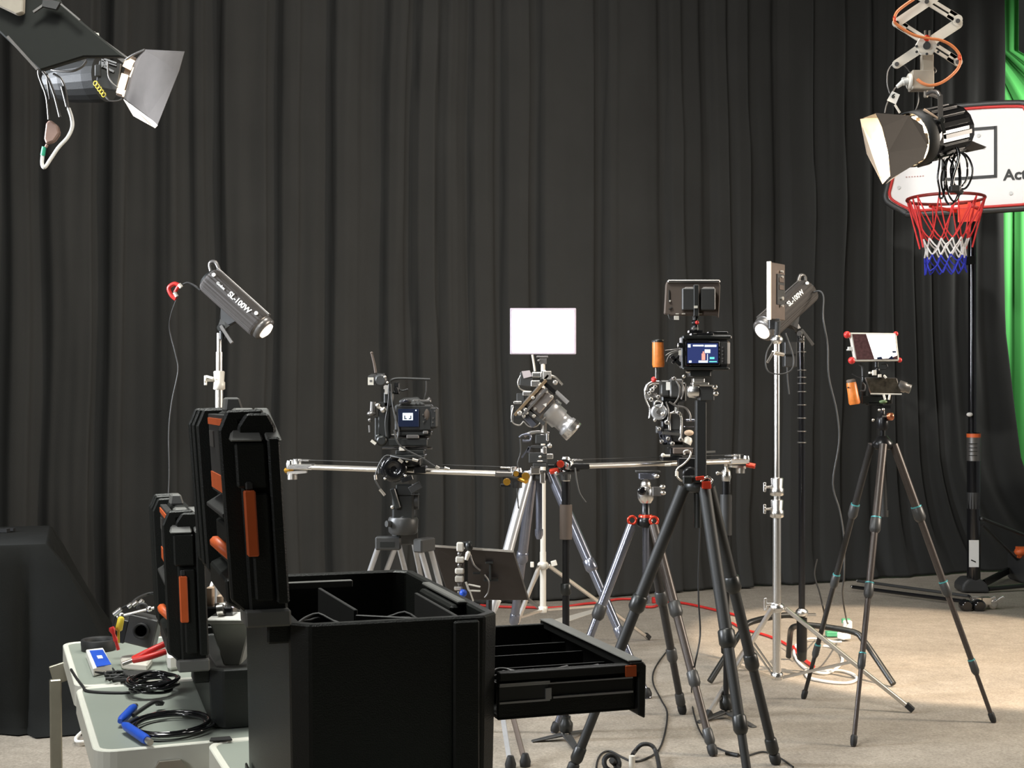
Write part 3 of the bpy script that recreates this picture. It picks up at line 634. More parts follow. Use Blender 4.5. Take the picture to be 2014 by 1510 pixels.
# --- chrome light stand in front (E)
bE=V((1.232,6.15,0))
E=thing('light_stand','tall chrome light stand nearest on the right with two collars and spread legs','light stand',bE)
braced_stand(E,bE,1.4+(HY-668)*6.15/F,[.0195,.0165,.0135],[1.4-(1015-HY)*6.15/F,1.4-(955-HY)*6.15/F],1.4-(1195-HY)*6.15/F,[onz(1388,1417),onz(1796,1402),onz(1440,1318)],.12,M['chrome'],legw=.019,mleg=M['satin'])
for y in (957,1000): collar(E,bE,1.4-(y-HY)*6.15/F,.020,M['chrome'],h=.085)
m=MB(); a=V((bE.x-.03,bE.y,1.4-(1188-HY)*6.15/F)); m.cyl(a+V((.03,0,0)),a+V((-.02,0,0)),.008); m.bar(a+V((-.024,0,-.03)),a+V((-.024,0,.03)),.014,.014); part(E,'wing_knob',m,M['chrome'],bev=.002)
m=MB(); z=1.4+(HY-668)*6.15/F; m.lathe(V((bE.x,bE.y,z-.02)),(0,0,1),[(0,.016),(.01,.028),(.025,.03),(.04,.018)],16); part(E,'top_spigot',m,M['chrome'])
m=MB(); m.cyl(P(1540,697,6.12),P(1521,693,6.05),.009); m.bar(P(1521,692,6.04),P(1509,713,6.03),.011,.009); part(E,'clamp_lever',m,M['satin'],bev=.001)
# panel lamp on it, seen from the back edge
D2=V((.62,.785,0)); Np=V((.785,-.62,0))
pz0=1.4-(627-HY)*6.1/F; pz1=1.4-(515-HY)*6.1/F
def pan_light():
    o=P(1509,627,6.1)
    t=thing('panel_lamp','flat bronze grey panel lamp seen from its back corner on the chrome stand','panel lamp',o)
    pass
    q=lambda s,n,z: V((o.x+.014,o.y,z))+D2*s+Np*n
    W=.15
    m=MB().hexa([q(0,-.016,pz0),q(W,-.016,pz0),q(W,0,pz0),q(0,0,pz0)],[q(0,-.016,pz1),q(W,-.016,pz1),q(W,0,pz1),q(0,0,pz1)]); b=part(t,'back_shell',m,mat('bronze_shell',(.20,.16,.135),.35,.5),bev=.003)
    m=MB().hexa([q(-.002,-.018,pz0-.004),q(.006,-.018,pz0-.004),q(.006,.003,pz0-.004),q(-.002,.003,pz0-.004)],[q(-.002,-.018,pz1+.003),q(.006,-.018,pz1+.003),q(.006,.003,pz1+.003),q(-.002,.003,pz1+.003)]); part(t,'side_rim',m,M['cream'],bev=.001)
    m=MB().hexa([q(.003,-.019,pz0),q(W-.003,-.019,pz0),q(W-.003,-.015,pz0),q(.003,-.015,pz0)],[q(.003,-.019,pz1),q(W-.003,-.019,pz1),q(W-.003,-.015,pz1),q(.003,-.015,pz1)]); part(t,'diffuser',m,M['white'])
    m=MB().hexa([q(.06,0,pz0+.07),q(.135,0,pz0+.07),q(.135,.006,pz0+.07),q(.06,.006,pz0+.07)],[q(.06,0,pz1-.05),q(.135,0,pz1-.05),q(.135,.006,pz1-.05),q(.06,.006,pz1-.05)]); bp=part(b,'control_plate',m,M['grey'],bev=.001)
    for k,zz in enumerate((.225,.20,.10,.065)):
        m=MB().cyl(q(.098,.004,pz0+zz),q(.098,.016,pz0+zz),.006 if k!=2 else .009); part(b,'knob',m,M['satin'])
    for zz in (.15,.185): 
        m=MB().hexa([q(.075,.006,pz0+zz-.01),q(.12,.006,pz0+zz-.01),q(.12,.010,pz0+zz-.01),q(.075,.010,pz0+zz-.01)],[q(.075,.006,pz0+zz+.012),q(.12,.006,pz0+zz+.012),q(.12,.010,pz0+zz+.012),q(.075,.010,pz0+zz+.012)]); part(b,'switch_block',m,M['brown'],bev=.001)
    m=MB(); m.box(q(.06,-.012,pz0-.02),(.05,.03,.05)); m.cyl(P(1528,668,6.15),P(1530,632,6.13),.014); part(t,'mount',m,M['grey'],bev=.003)
    m=MB(); m.tube([P(1545,655,6.0),P(1560,700,6.0),P(1558,725,6.0),P(1540,735,6.0),P(1515,733,6.0),P(1506,718,6.0),P(1509,690,6.0),P(1520,672,6.02)],.0035,6); part(t,'power_lead',m,M['grey'])
pan_light()
# --- studio lamps with writing
def studio_lamp(label, rear, front, r, cablept, top_dir, text_side, mount, bare=True):
    rear=V(rear); front=V(front); ax=(front-rear); L=ax.length; d=ax.normalized()
    t=thing('studio_lamp',label,'studio lamp',mount)
    up=V(top_dir); up=(up-d*up.dot(d)).normalized(); sd=d.cross(up)
    # rounded square body with fine fins along its length
    vs=[]; fs=[]; n=64; prof=[(0,.86),(.01,.98),(.02,1),(L-.01,1),(L,.97)]
    for tt,k in prof:
        for i in range(n):
            a=2*math.pi*i/n; ca,sa=math.cos(a),math.sin(a); e=.72
            rr_=r*k*(1.0 if i%2 else .965)
            vs.append(rear+d*tt+up*(rr_*math.copysign(abs(ca)**e,ca))+sd*(rr_*math.copysign(abs(sa)**e,sa)))
    for j in range(len(prof)-1):
        for i in range(n): fs.append((j*n+i,j*n+(i+1)%n,(j+1)*n+(i+1)%n,(j+1)*n+i))
    fs.append(tuple(reversed(range(n)))); fs.append(tuple(range(len(prof)*n-n,len(prof)*n)))
    body=part(t,'housing',MB().add(vs,fs),mat('lamp_housing',(.032,.026,.022),.7,.0,var=.08))
    m=MB(); m.bar(rear+up*r*1.0+d*.0,front+up*r*1.0,.030,.012,up); part(body,'top_rail',m,M['midgrey'],bev=.002)
    m=MB().lathe(front,d,[(0,r*.98),(.004,r*.9),(.012,r*.92),(.03,r*.9),(.034,r*.7)],26); part(body,'front_ring',m,M['midgrey'])
    m=MB().lathe(front+d*.03,d,[(0,r*.62),(.012,r*.6),(.02,r*.3)],20); part(body,'front_glass',m,M['softglow'],'lit front glass')
    m=MB(); m.tube([rear+up*r*.95+d*.015,rear+up*r*1.25-d*.03,rear+up*r*.9-d*.045,rear+up*r*.45-d*.01],.009,8,4); part(body,'carry_handle',m,M['midgrey'])
    m=MB(); m.lathe(rear-d*.012,d,[(0,r*.7),(.012,r*.85)],26); m.box(rear-d*.006+up*r*.3,(.02,.02,.02)); part(body,'rear_cap',m,M['black'])
    # text strip on the side facing the viewer
    s=V(text_side); s=(s-d*s.dot(d)).normalized()
    sdn = sd if sd.dot(s)>0 else -sd
    base=rear+sdn*(r*1.006)+up*r*.30
    xd = d if V(d).x>0 else -d
    yd = up
    tpos=lambda f: base+d*(L*f)
    m=MB()
    for f in (.08,.90):
        c=tpos(f)+up*r*.25; m.cyl(c-sdn*.004,c+sdn*.003,.0085,n=16)
    part(body,'screw_cap',m,M['white'],'white round screw caps')
    letters(body,'lettering','SL-100W',.034,tpos(.62) if xd==d else tpos(.42),xd,yd,M['white'])
    letters(body,'lettering','Godox',.017,tpos(.26) if xd==d else tpos(.80),xd,yd,M['white'])
    # bracket
    mid=rear+d*(L*.58)-up*r*.95
    m=MB(); m.hexa([mid-d*.05-sd*.02,mid+d*.04-sd*.02,mid+d*.04+sd*.02,mid-d*.05+sd*.02],[V(mount)+V((-.018,-.02,-.005)),V(mount)+V((.018,-.02,-.005)),V(mount)+V((.018,.02,-.005)),V(mount)+V((-.018,.02,-.005))]); br=part(t,'tilt_bracket',m,M['grey'],bev=.002)
    m=MB(); m.cyl(V(mount)+V((0,-.035,0)),V(mount)+V((0,.03,0)),.016); m.cyl(V(mount)+V((0,0,-.05)),V(mount)+V((0,0,.0)),.014); part(br,'tilt_joint',m,M['black'])
    m=MB(); m.bar(V(mount)+V((0,-.03,.01)),V(mount)+V((.055,-.05,-.07)),.016,.010); part(br,'tilt_lever',m,M['midgrey'],bev=.002)
    return t,body,d,up
YA=5.9
A,Ab,_,_=studio_lamp('black studio lamp tilted down to the right on the chrome stand at left',P(411,549,YA+.02),P(512,640,YA-.02),.061,None,(.67,0,.74),(0,-1,0),P(437,645,YA))
m=MB(); m.tube([P(394,570,YA),P(380,560,YA),P(368,556,YA),P(356,562,YA)],.005,6); part(A,'power_lead',m,M['grey'])
m=MB(); m.tube([P(352,561,YA),P(343,558,YA),P(332,566,YA),P(337,580,YA),P(346,588,YA)],.0095,8); m.cyl(P(352,561,YA),P(344,575,YA),.008); solo('red_clamp',m,M['red'],'red cable clip hanging behind the left studio lamp','clip')
m=MB(); m.cyl(P(343,575,YA-.01),P(348,583,YA-.01),.008); m.cyl(P(352,559,YA-.01),P(357,565,YA-.01),.009); solo('plug',m,M['cream'],'small cream plug held in the red clip','plug')
m=MB(); m.tube([P(348,586,YA+.2),P(336,620,YA+.25),P(334,650,YA+.3),P(345,695,YA+.3),P(350,730,YA+.3),P(338,790,YA+.3),P(332,850,YA+.3),P(333,930,YA+.3),P(330,990,YA+.3),P(322,1100,YA+.3),P(318,1240,YA+.2),onz(330,1330,.01)],.0035,6); solo('hanging_cable',m,M['grey'],'thin dark cable hanging in front of the curtain below the red clip','cable')
bA=V((P(431,650,YA).x,YA,0))
SA=thing('light_stand','chrome light stand rising behind the large tool case lid at left','light stand',bA)
zc=lambda y,Y:1.4-(y-HY)*Y/F
braced_stand(SA,bA,zc(655,YA),[.0175,.0145,.0105],[zc(755,YA),zc(692,YA)],.62,[bA+V((-.15,-.5,0)),bA+V((.5,.05,0)),bA+V((-.22,.48,0))],.12,M['satin'])
c_=collar(SA,bA,zc(748,YA),.0165,M['cream'],h=.085)
m=MB(); m.bar(P(420,744,YA-.03),P(405,740,YA-.03),.012,.012); part(SA,'collar_lever',m,M['cream'],bev=.002)
YF=6.6
Fl,Fb,_,_=studio_lamp('black studio lamp tilted down to the left on the black stand at right',P(1588,572,YF+.07),P(1508,644,YF-.10),.066,None,(-.62,0,.78),(0,-1,0),P(1573,652,YF))
m=MB(); m.tube([P(1600,575,YF),P(1612,572,YF-.02),P(1620,585,YF-.05),P(1619,625,YF-.1),P(1628,680,YF-.1),P(1630,740,YF-.1),P(1646,810,YF-.1),P(1650,870,YF-.1),P(1638,950,YF-.1),P(1652,1005,YF-.1),P(1660,1060,YF-.1),P(1660,1130,YF-.1),P(1657,1170,YF),P(1665,1220,YF+.3),onz(1668,1225,.02)],.0045,6); solo('hanging_cable',m,M['grey'],'dark cable looping down from the right studio lamp to the white plug on the floor','cable')
bF=V((P(1577,900,6.78).x,6.78,0))
SF=thing('c_stand','black turtle base stand with a steel pole behind the chrome light stand','light stand',bF)
pl_=lambda y: V((bF.x,bF.y,1.4-(y-HY)*bF.y/F))
m=MB(); m.cyl(pl_(1262),pl_(655),.0165,n=18); part(SF,'pole',m,M['gloss'])
m=MB().cyl(pl_(1280),pl_(1215),.027,n=16); hb=part(SF,'hub',m,M['blackmetal'])
m=MB(); m.lathe(pl_(1300),(0,0,1),[(0,.012),(.01,.024),(.06,.026),(.07,.02)],14); part(SF,'base_boss',m,M['black'])
m=MB().lathe(pl_(1212),(0,0,1),[(0,.02),(.01,.034),(.03,.03),(.04,.02)],14); m.box(pl_(1208)+V((.04,-.01,0)),(.06,.02,.012)); part(SF,'leg_lock',m,M['chrome'])
for pts in ([pl_(1212),P(1540,1210,6.75),P(1480,1222,6.7),P(1462,1236,6.66),P(1440,1270,6.64),onz(1396,1340,.016)],[pl_(1228),P(1620,1232,6.75),P(1680,1243,6.68),P(1697,1258,6.64),P(1720,1290,6.6),onz(1757,1345,.016)],[pl_(1232)+V((0,.02,0)),P(1566,1231,6.95),P(1557,1236,7.0),P(1554,1250,7.1),onz(1551,1291,.016)]):
    m=MB().tube(pts,.0155,9,4); part(SF,'leg',m,M['black'])
for y in (692,728,742,754,770,796,822,848,870):
    m=MB().tor(pl_(y),(0,0,1),.020,.0035,16,6); part(SF,'cable_tie',m,M['midgrey'])
m=MB().bx(1541,672,1565,722,6.70,.06); bxp=part(SF,'power_box',m,M['grey'],bev=.004); m=MB().bx(1541,696,1565,699,6.665,.01); part(bxp,'box_seam',m,M['black'])
m=MB(); m.cyl(P(1575,655,YF),P(1572,656,6.4),.012); m.sph(P(1573,655,6.48),.013); m.sph(P(1577,668,6.55),.015); part(SF,'top_joint',m,M['midgrey'])
m=MB(); m.tube([P(1548,722,6.66),P(1549,745,6.66),P(1552,775,6.66)],.004,6); part(SF,'box_lead',m,M['grey'])
# --- light stand with the bright panel (B)
YB=7.3; bB=V((P(1068,900,YB).x,YB,0))
SB=thing('light_stand','pale metal light stand in the middle holding the glowing white panel','light stand',bB)
braced_stand(SB,bB,zc(712,YB),[.0175,.0155,.0125],[zc(1085,YB),zc(905,YB)],zc(1112,YB),[onz(985,1310),onz(1277,1259),onz(1010,1230)],.25,M['cream'],legw=.02,mleg=M['satin'])
m=MB(); m.bar(P(1050,1110,YB-.05),P(1043,1110,YB-.05),.03,.02); m.bar(P(1084,1109,YB-.05),P(1095,1106,YB-.05),.03,.02); part(SB,'wing_knob',m,M['cream'],bev=.003)
m=MB(); m.bx(1055,700,1078,704,YB,.03); m.bx(1061,704,1075,716,YB,.025); m.sph(P(1059,709,YB-.02),.007); part(SB,'top_mount',m,M['midgrey'],bev=.002)
lp_=thing('panel_lamp','rectangular panel lamp glowing plain white above the middle camera','panel lamp',P(1068,698,YB))
m=MB().bx(1003,606,1133,697,YB+.012,.03); sh_=part(lp_,'frame',m,mat('lilac_grey_frame',(.5,.44,.5),.4),bev=.004)
m=MB().bx(1008,611,1128,692,YB-.004,.004); part(lp_,'glowing_face',m,M['panelglow'],'glowing white face')
# --- tripods
# silver tripod (C)
YC=6.55; apC=P(1060,925,YC)
TC=thing('tripod','silver and blue grey tripod in the middle carrying a tilted camera','tripod',V((apC.x,apC.y,0)))
hubbed(TC,apC,.055,.05,M['grey'])
tri_leg(TC,apC+V((.055,-.02,-.01)),onz(1275,1373),.026,.017,(.42,.72),M['bluesilver'],M['bluesilver'],lockr=1.15)
tri_leg(TC,apC+V((-.03,.03,-.01)),onz(1000,1312),.026,.018,(.42,.74),M['bluesilver'],M['bluesilver'],lockr=1.15)
tri_leg(TC,apC+V((-.05,-.03,-.01)),onz(918,1384),.027,.018,(.40,.72),M['silver'],M['silver'],lockr=1.15)
m=MB(); m.cyl(apC-V((0,0,.02)),apC-V((0,0,.30)),.016); m.lathe(apC-V((0,0,.34)),(0,0,1),[(0,.012),(.02,.02),(.05,.02)],12); part(TC,'centre_column',m,M['bluesilver'])
# right phone tripod (G)
apG=P(1736,868,5.8)
TG=thing('tripod','slim dark tripod at right with teal rings holding the phone rig','tripod',V((apG.x,apG.y,0)))
m=MB().lathe(apG-V((0,0,.035)),(0,0,1),[(0,.03),(.01,.045),(.03,.045),(.05,.028),(.06,.018)],18); part(TG,'hub',m,M['blackmetal'])
for (px,py),r0,ml,off in (((1580,1374),.0155,M['bluesilver'],(-.045,.015)),((1678,1468),.017,M['brownleg'],(-.008,-.04)),((1955,1421),.0185,M['brownleg'],(.045,-.01))):
    tri_leg(TG,apG+V((off[0],off[1],-.012)),onz(px,py),r0,.0095,(.25,.52,.80) if px!=1678 else (.28,.50,.73),M['carbon'] if px==1580 else ml,M['grey'],M['teal'],lockr=1.35)
m=MB(); m.cyl(apG,P(1739,1012,5.8),.0155); m.cyl(P(1739,1003,5.8),P(1739,1016,5.8),.019); part(TG,'centre_column',m,M['grey'])
m=MB(); m.cyl(apG+V((0,0,.02)),apG+V((0,0,.07)),.012); m.cyl(apG+V((-.025,0,.068)),apG+V((.025,0,.068)),.004); m.cyl(apG+V((0,0,.075)),apG+V((0,0,.105)),.022,.014); part(TG,'neck',m,M['blackmetal'])
# front black tripod (D)
apD=P(1372,952,4.87)
TD=thing('tripod','large black tripod in front right of the open drawer','tripod',V((apD.x,apD.y,0)))
m=MB().lathe(apD-V((0,0,.03)),(0,0,1),[(0,.03),(.01,.05),(.035,.05),(.05,.03)],18); m.cyl(apD-V((.0,0,.16)),apD,.014); part(TD,'hub',m,M['black'])
for (px,py),off,lk in (((1122,1522),(-.05,-.0),(.40,.70,.93)),((1482,1600),(.02,-.035),(.12,.48,.74)),((1527,1503),(.045,.02),(.34,.62,.93))):
    tri_leg(TD,apD+V((off[0],off[1],-.01)),onz(px,py),.023,.0155,lk[-2:] if px==1482 else lk[:3],M['blackm'],M['black'],lockr=1.3,foot_r=.022)
for k,(x,y) in enumerate(((1352,942),(1389,952))):
    m=MB().bx(x-9,y-6,x+9,y+9,4.80,.03); part(TD,'leg_lock_tab',m,M['redmetal'] if k else M['black'],'red leg tab' if k else None,bev=.003)
# mid tripod under the right slider (M)
apM=P(1270,1022,5.65)
TM=thing('tripod','shorter tripod with red and orange fittings under the right slider','tripod',V((apM.x,apM.y,0)))
m=MB().lathe(apM-V((0,0,.03)),(0,0,1),[(0,.028),(.01,.04),(.035,.038),(.05,.02),(.10,.018)],18); part(TM,'hub',m,M['blackmetal'])
m=MB().lathe(apM+V((0,0,.005)),(0,0,1),[(0,.03),(.012,.032),(.018,.026)],18); part(TM,'orange_collar',m,M['redmetal'],'orange red collar')
for (px,py),off,ml in (((1089,1441),(-.06,-.01),M['bluesilver']),((1343,1404),(.012,.04),M['carbon']),((1404,1487),(.03,-.035),M['brownleg'])):
    lg=tri_leg(TM,apM+V((off[0],off[1],-.02)),onz(px,py),.0205,.0135,(.38,.68,.92) if px!=1089 else (.42,.7),ml,M['grey'],lockr=1.3,foot_r=.02)
    c=apM+V((off[0],off[1],.0)); m=MB().tor(c+V((0,-.012,0)),(0,1,0),.017,.006,16,6); part(lg,'angle_lock',m,M['redmetal'],'red angle lock')
m=MB(); m.cyl(apM,P(1270,1185,5.65),.0145); m.cyl(P(1270,1172,5.65),P(1270,1186,5.65),.02); part(TM,'centre_column',m,M['bluesilver'])
# monopods at both ends of the right slider
def monopod(px,label,Y,topy,boty,gy0,gy1,feet,hand):
    b=P(px,boty,Y); b.z=0; t=thing('monopod',label,'monopod',b); q=lambda y: V((b.x,b.y,1.4-(y-HY)*Y/F))
    m=MB(); m.cyl(q(gy0),q(topy+22),.018); m.cyl(q(gy1),V((b.x,b.y,.3)),.015); m.cyl(V((b.x,b.y,.3)),V((b.x,b.y,.07)),.0125); p=part(t,'pole',m,M['blackmetal'])
    for z in (.30,.62): 
        m=MB().lathe(V((b.x,b.y,z-.02)),(0,0,1),[(0,.016),(.006,.022),(.045,.023),(.05,.017)],14); part(p,'twist_lock',m,M['black'])
    m=MB().cyl(q(gy1),q(gy0),.026,n=18); part(t,'foam_grip',m,M['grey'] if hand else M['brown'])
    m=MB().lathe(q(topy+24),(0,0,1),[(0,.018),(.02,.022),(.045,.02),(.055,.009),(.075,.009),(.08,.018),(.09,.02),(.10,.016)],16); hd=part(t,'swivel_head',m,M['chrome'])
    m=MB(); m.cyl(q(topy+8),q(topy+8)+V((-.035,-.01,0)),.005); m.sph(q(topy+8)+V((-.04,-.012,0)),.009); part(hd,'head_knob',m,M['chrome'])
    m=MB().lathe(V((b.x,b.y,.03)),(0,0,1),[(0,.016),(.01,.028),(.04,.03),(.055,.02),(.07,.02)],14); part(t,'foot_joint',m,M['black'])
    for f in feet:
        f=V(f); d=(f-b).normalized(); s=V((-d.y,d.x,0)); r0=b+d*.01+V((0,0,.026)); f=f+V((0,0,.003))
        m=MB().hexa([r0-s*.02-V((0,0,.006)),r0+s*.02-V((0,0,.006)),f+s*.013-V((0,0,.003)),f-s*.013-V((0,0,.003))],[r0-s*.02+V((0,0,.004)),r0+s*.02+V((0,0,.004)),f+s*.013+V((0,0,.003)),f-s*.013+V((0,0,.003))])
        ft=part(t,'foot',m,M['grey'],bev=.002)
        m=MB().cyl(r0+V((0,0,.004)),r0+V((0,0,.012)),.01); part(ft,'foot_hinge',m,M['satin'])
    return t
monopod(1113,'black monopod at the left end of the right slider, beside the silver tripod',5.47,922,1462,992,1060,(onz(1046,1459),onz(1152,1438),onz(1137,1478)),False)
monopod(1428,'black monopod with foam grip at the right end of the right slider',5.87,922,1412,972,1052,(onz(1372,1422),onz(1484,1431),onz(1440,1395)),True)
# video tripod (left slider)
YV=5.4; 
apV=P(793,1048,YV)
TV=thing('tripod','heavy video tripod with twin tube legs under the left slider','tripod',V((apV.x,apV.y,0)))
m=MB().lathe(P(793,1050,YV),(0,0,1),[(0,.05),(.01,.06),(.06,.062),(.07,.056)],24); m.cyl(P(767,1030,YV-.04),P(760,1030,YV-.05),.013); part(TV,'bowl',m,M['grey'])
for sx,(fx,fy),dx in ((-1,(640,1410),-.045),(0,(858,1330),.0),(1,(935,1440),.075)):
    foot=onz(fx,fy); c=apV+V((dx,.03 if sx==0 else -.02,0))
    d=(foot-c).normalized(); s=V((0,1,0)).cross(d).normalized() if sx else V((1,0,0))
    s=V((1,0,0)) if sx<0 else (V((.5,.86,0)) if sx>0 else V((.9,.4,0)))
    m=MB(); 
    for k in (-1,1): m.cyl(c+s*k*.035+d*.07,c+s*k*.03+(foot-c)*.55,.0115)
    m.cyl(c+(foot-c)*.45,foot+V((0,0,.03)),.012); lg=part(TV,'leg',m,M['silver'])
    m=MB(); m.bar(c+s*-.052+d*.05,c+s*.052+d*.05,.055,.045,V((0,1,0)) if sx<1 else V((.86,-.5,0))); part(lg,'shoulder',m,M['grey'],bev=.006)
    if sx<1:
        m=MB(); m.bar(c+s*-.03+d*.055-V((0,.024,0)),c+s*.03+d*.055-V((0,.024,0)),.022,.004); part(lg,'shoulder_window',m,M['black'])
    m=MB(); m.bar(c+(foot-c)*.52-s*.045,c+(foot-c)*.52+s*.045,.04,.04); part(lg,'leg_clamp',m,M['black'],bev=.003)
    m=MB(); m.lathe(foot+V((0,0,.0)),(0,0,1),[(0,.03),(.02,.028),(.04,.014)],12); part(lg,'rubber_foot',m,M['rubber'])
m=MB(); m.bx(773,970,815,1023,YV,.09); m.lathe(P(794,1022,YV),(0,0,1),[(0,.05),(.02,.045)],20); fh=part(TV,'fluid_head',m,M['black'],bev=.008)
m=MB(); m.cyl(P(815,985,YV),P(823,985,YV),.035); m.bar(P(806,965,YV-.05),P(828,952,YV-.05),.03,.006); m.bar(P(808,972,YV-.05),P(826,972,YV-.05),.006,.006); part(fh,'side_plate',m,M['grey'],bev=.002)
m=MB(); m.sph(P(772,997,YV-.04),.009); part(fh,'bubble_level',m,M['satin'])
m=MB(); m.bar(P(784,1000,YV-.05),P(772,960,YV-.05),.022,.03); m.bx(780,952,812,974,YV-.01,.07); part(fh,'tilt_block',m,M['black'],bev=.004)
# ------------------------------------------------------------ sliders
def rail(root,p0,p1,mat_):
    p0=V(p0); p1=V(p1); d=(p1-p0).normalized(); s=V((0,0,1)).cross(d).normalized(); m=MB()
    for k in (-1,1): m.cyl(p0+s*k*.034,p1+s*k*.034,.0095,n=12)
    r=part(root,'rail_tubes',m,mat_)
    m=MB(); m.tube([p0+V((0,0,.028)),p1+V((0,0,.028))],.0017,6,1); part(root,'drive_belt',m,M['grey'])
    return r
def end_unit(root,c,d,mat_,knob,gm):
    c=V(c); s=V((0,0,1)).cross(V(d)).normalized(); d=V(d).normalized()
    m=MB(); m.bar(c-d*.05,c+d*.05,.10,.022,V((0,0,1))); e=part(root,'end_block',m,mat_,bev=.004)
    m=MB()
    for k in (-1,1): m.lathe(c+s*k*.035+d*.045+V((0,0,-.01)),(0,0,1),[(0,.014),(.02,.016),(.034,.012)],12)
    m.cyl(c+d*.02+V((0,0,.01)),c+d*.02+V((0,0,.03)),.018); m.bar(c-d*.03+V((0,0,.026)),c+d*.01+V((0,0,.026)),.05,.006,V((0,0,1))); part(e,'pulley',m,M['chrome'],bev=.001)
    m=MB(); m.cyl(c-s*.03+d*.05+V((0,0,-.015)),c-s*.06+d*.075+V((0,0,-.022)),.012); part(e,'end_knob',m,knob)
    m=MB(); m.bar(c-d*.02+V((0,0,-.02)),c+d*.06+V((0,0,-.03)),.03,.012,V((0,0,1))); m.cyl(c+d*.04+V((0,0,-.055)),c+d*.04+V((0,0,-.03)),.02); part(e,'levelling_foot',m,gm)
    return e
# left slider
a=P(580,917,5.45); b=P(1003,932,5.36)
S1=thing('camera_slider','camera slider rail on the left carrying the battery grip camera','slider',P(790,940,5.4))
rail(S1,a,b,M['satin'])
end_unit(S1,a+V((.03,0,.0)),(-1,0,.03),M['chrome'],M['gold'],M['satin'])
end_unit(S1,b+V((-.01,0,0)),(1,0,-.03),M['midgrey'],M['gold'],M['grey'])
m=MB(); m.lathe(P(1034,936,5.2),(0,-1,0),[(0,.012),(.01,.016),(.024,.015)],14); part(S1,'gold_knob',m,M['gold'],'gold knob')
m=MB(); m.lathe(P(997,947,5.2),(0,-1,0),[(0,.012),(.01,.015),(.024,.014)],14); m.lathe(P(1015,931,5.22),(0,-1,0),[(0,.008),(.02,.011)],12); part(S1,'gold_knob',m,M['gold'],'gold knob')
m=MB(); m.bar(P(1008,930,5.25),P(1036,936,5.25),.022,.03); m.bx(984,951,1005,957,5.3,.03); part(S1,'knob_arm',m,M['blackmetal'],bev=.002)
m=MB(); m.bx(752,900,830,916,5.4,.13); m.bx(745,916,840,932,5.41,.10); cr=part(S1,'carriage',m,M['black'],bev=.005)
m=MB(); m.lathe(P(776,921,5.33),(0,-1,0),[(0,.052),(.03,.054),(.036,.045),(.037,.012),(.033,.011)],26); mt=part(S1,'drive_motor',m,M['gloss'])
m=MB(); m.bar(P(790,898,5.3),P(825,908,5.3),.02,.03); m.bar(P(790,945,5.3),P(812,938,5.3),.02,.02); m.bx(815,918,838,930,5.33,.04); part(mt,'motor_bracket',m,M['blackmetal'],bev=.002)
m=MB(); 
for x,y in ((770,896),(800,907),(797,935),(757,941)): m.sph(P(x,y,5.28),.006)
part(mt,'bolt',m,M['chrome'])
for pts,tips,lb_ in (([P(768,896,5.25),P(757,897,5.25),P(745,915,5.25),P(738,940,5.25),P(744,955,5.25),P(755,972,5.25)],((738,934,739,943),(747,962,757,974)),'short dark lead with pale tips curling down from the left slider motor'),([P(775,845,5.2),P(782,870,5.2),P(800,885,5.2),P(830,900,5.2),P(858,918,5.2),P(882,922,5.2)],((857,917,864,921),(874,920,884,923)),'curved dark lead from the left camera down to its rail'),([P(768,896,5.25),P(790,901,5.22),P(815,905,5.22),P(835,900,5.25)],((811,903,822,906),(784,903,792,909)),'short lead with pale plug above the left slider motor')):
    m=MB(); m.tube(pts,.0035,6); t=thing('cable',lb_,'cable',pts[0]); part(t,'wire',m,M['grey'])
    m=MB()
    for x0,y0,x1,y1 in tips: m.cyl(P(x0,y0,5.2),P(x1,y1,5.2),.006)
    part(t,'pale_tip',m,M['satin'])
# right slider
a=P(1128,917,5.46); b=P(1462,906,5.9)
S2=thing('camera_slider','camera slider rail on the right resting on two monopods and the short tripod','slider',P(1270,925,5.65))
rail(S2,a,b,M['satin'])
end_unit(S2,a,(a-b),M['blackmetal'],M['redmetal'],M['grey'])
end_unit(S2,b-V((.05,.03,0)),(b-a),M['chrome'],M['redmetal'],M['satin'])
m=MB(); m.lathe(P(1102,912,5.38),(0,-1,0),[(0,.012),(.02,.016),(.026,.012)],14); part(S2,'red_knob',m,M['redmetal'],'red knob')
m=MB(); m.tube([P(1090,918,5.4),P(1098,908,5.38),P(1112,905,5.38),P(1122,912,5.38)],.005,6); m.bx(1078,914,1100,919,5.42,.05); part(S2,'end_frame',m,M['blackmetal'])
m=MB(); m.tube([P(1131,920,5.38),P(1134,945,5.36),P(1140,970,5.35),P(1152,988,5.35)],.004,6); solo('cable',m,M['grey'],'bluish dark lead dangling from the left end of the right slider','cable')
m=MB(); m.bx(1250,925,1298,929,5.65,.05); part(S2,'mount_plate',m,M['grey'],bev=.002)
# ball head under it
bh=thing('ball_head','chrome ball head with two knobs on the short tripod under the right slider','tripod head',P(1270,990,5.65))
m=MB().lathe(P(1270,989,5.65),(0,0,1),[(0,.022),(.012,.03),(.02,.034),(.05,.035),(.065,.028),(.072,.02)],22); part(bh,'socket',m,M['chrome'])
m=MB(); m.sph(P(1270,953,5.65),.022); m.cyl(P(1270,953,5.65),P(1270,942,5.65),.009); part(bh,'ball',m,M['satin'])
m=MB(); m.bx(1256,929,1288,942,5.65,.05); part(bh,'clamp',m,M['bluesilver'],bev=.003)
m=MB(); m.lathe(P(1262,965,5.59),(0,-1,0),[(0,.018),(.012,.018),(.014,.010)],16); part(bh,'round_knob',m,M['gloss'])
m=MB(); m.bx(1283,957,1300,975,5.62,.04); part(bh,'side_block',m,M['midgrey'],bev=.002)
for x,y in ((1303,957),(1304,969),(1291,936)):
    m=MB(); m.sph(P(x,y,5.6),.011,12,(1.2,1,.9)); part(bh,'end_knob',m,M['chrome'])
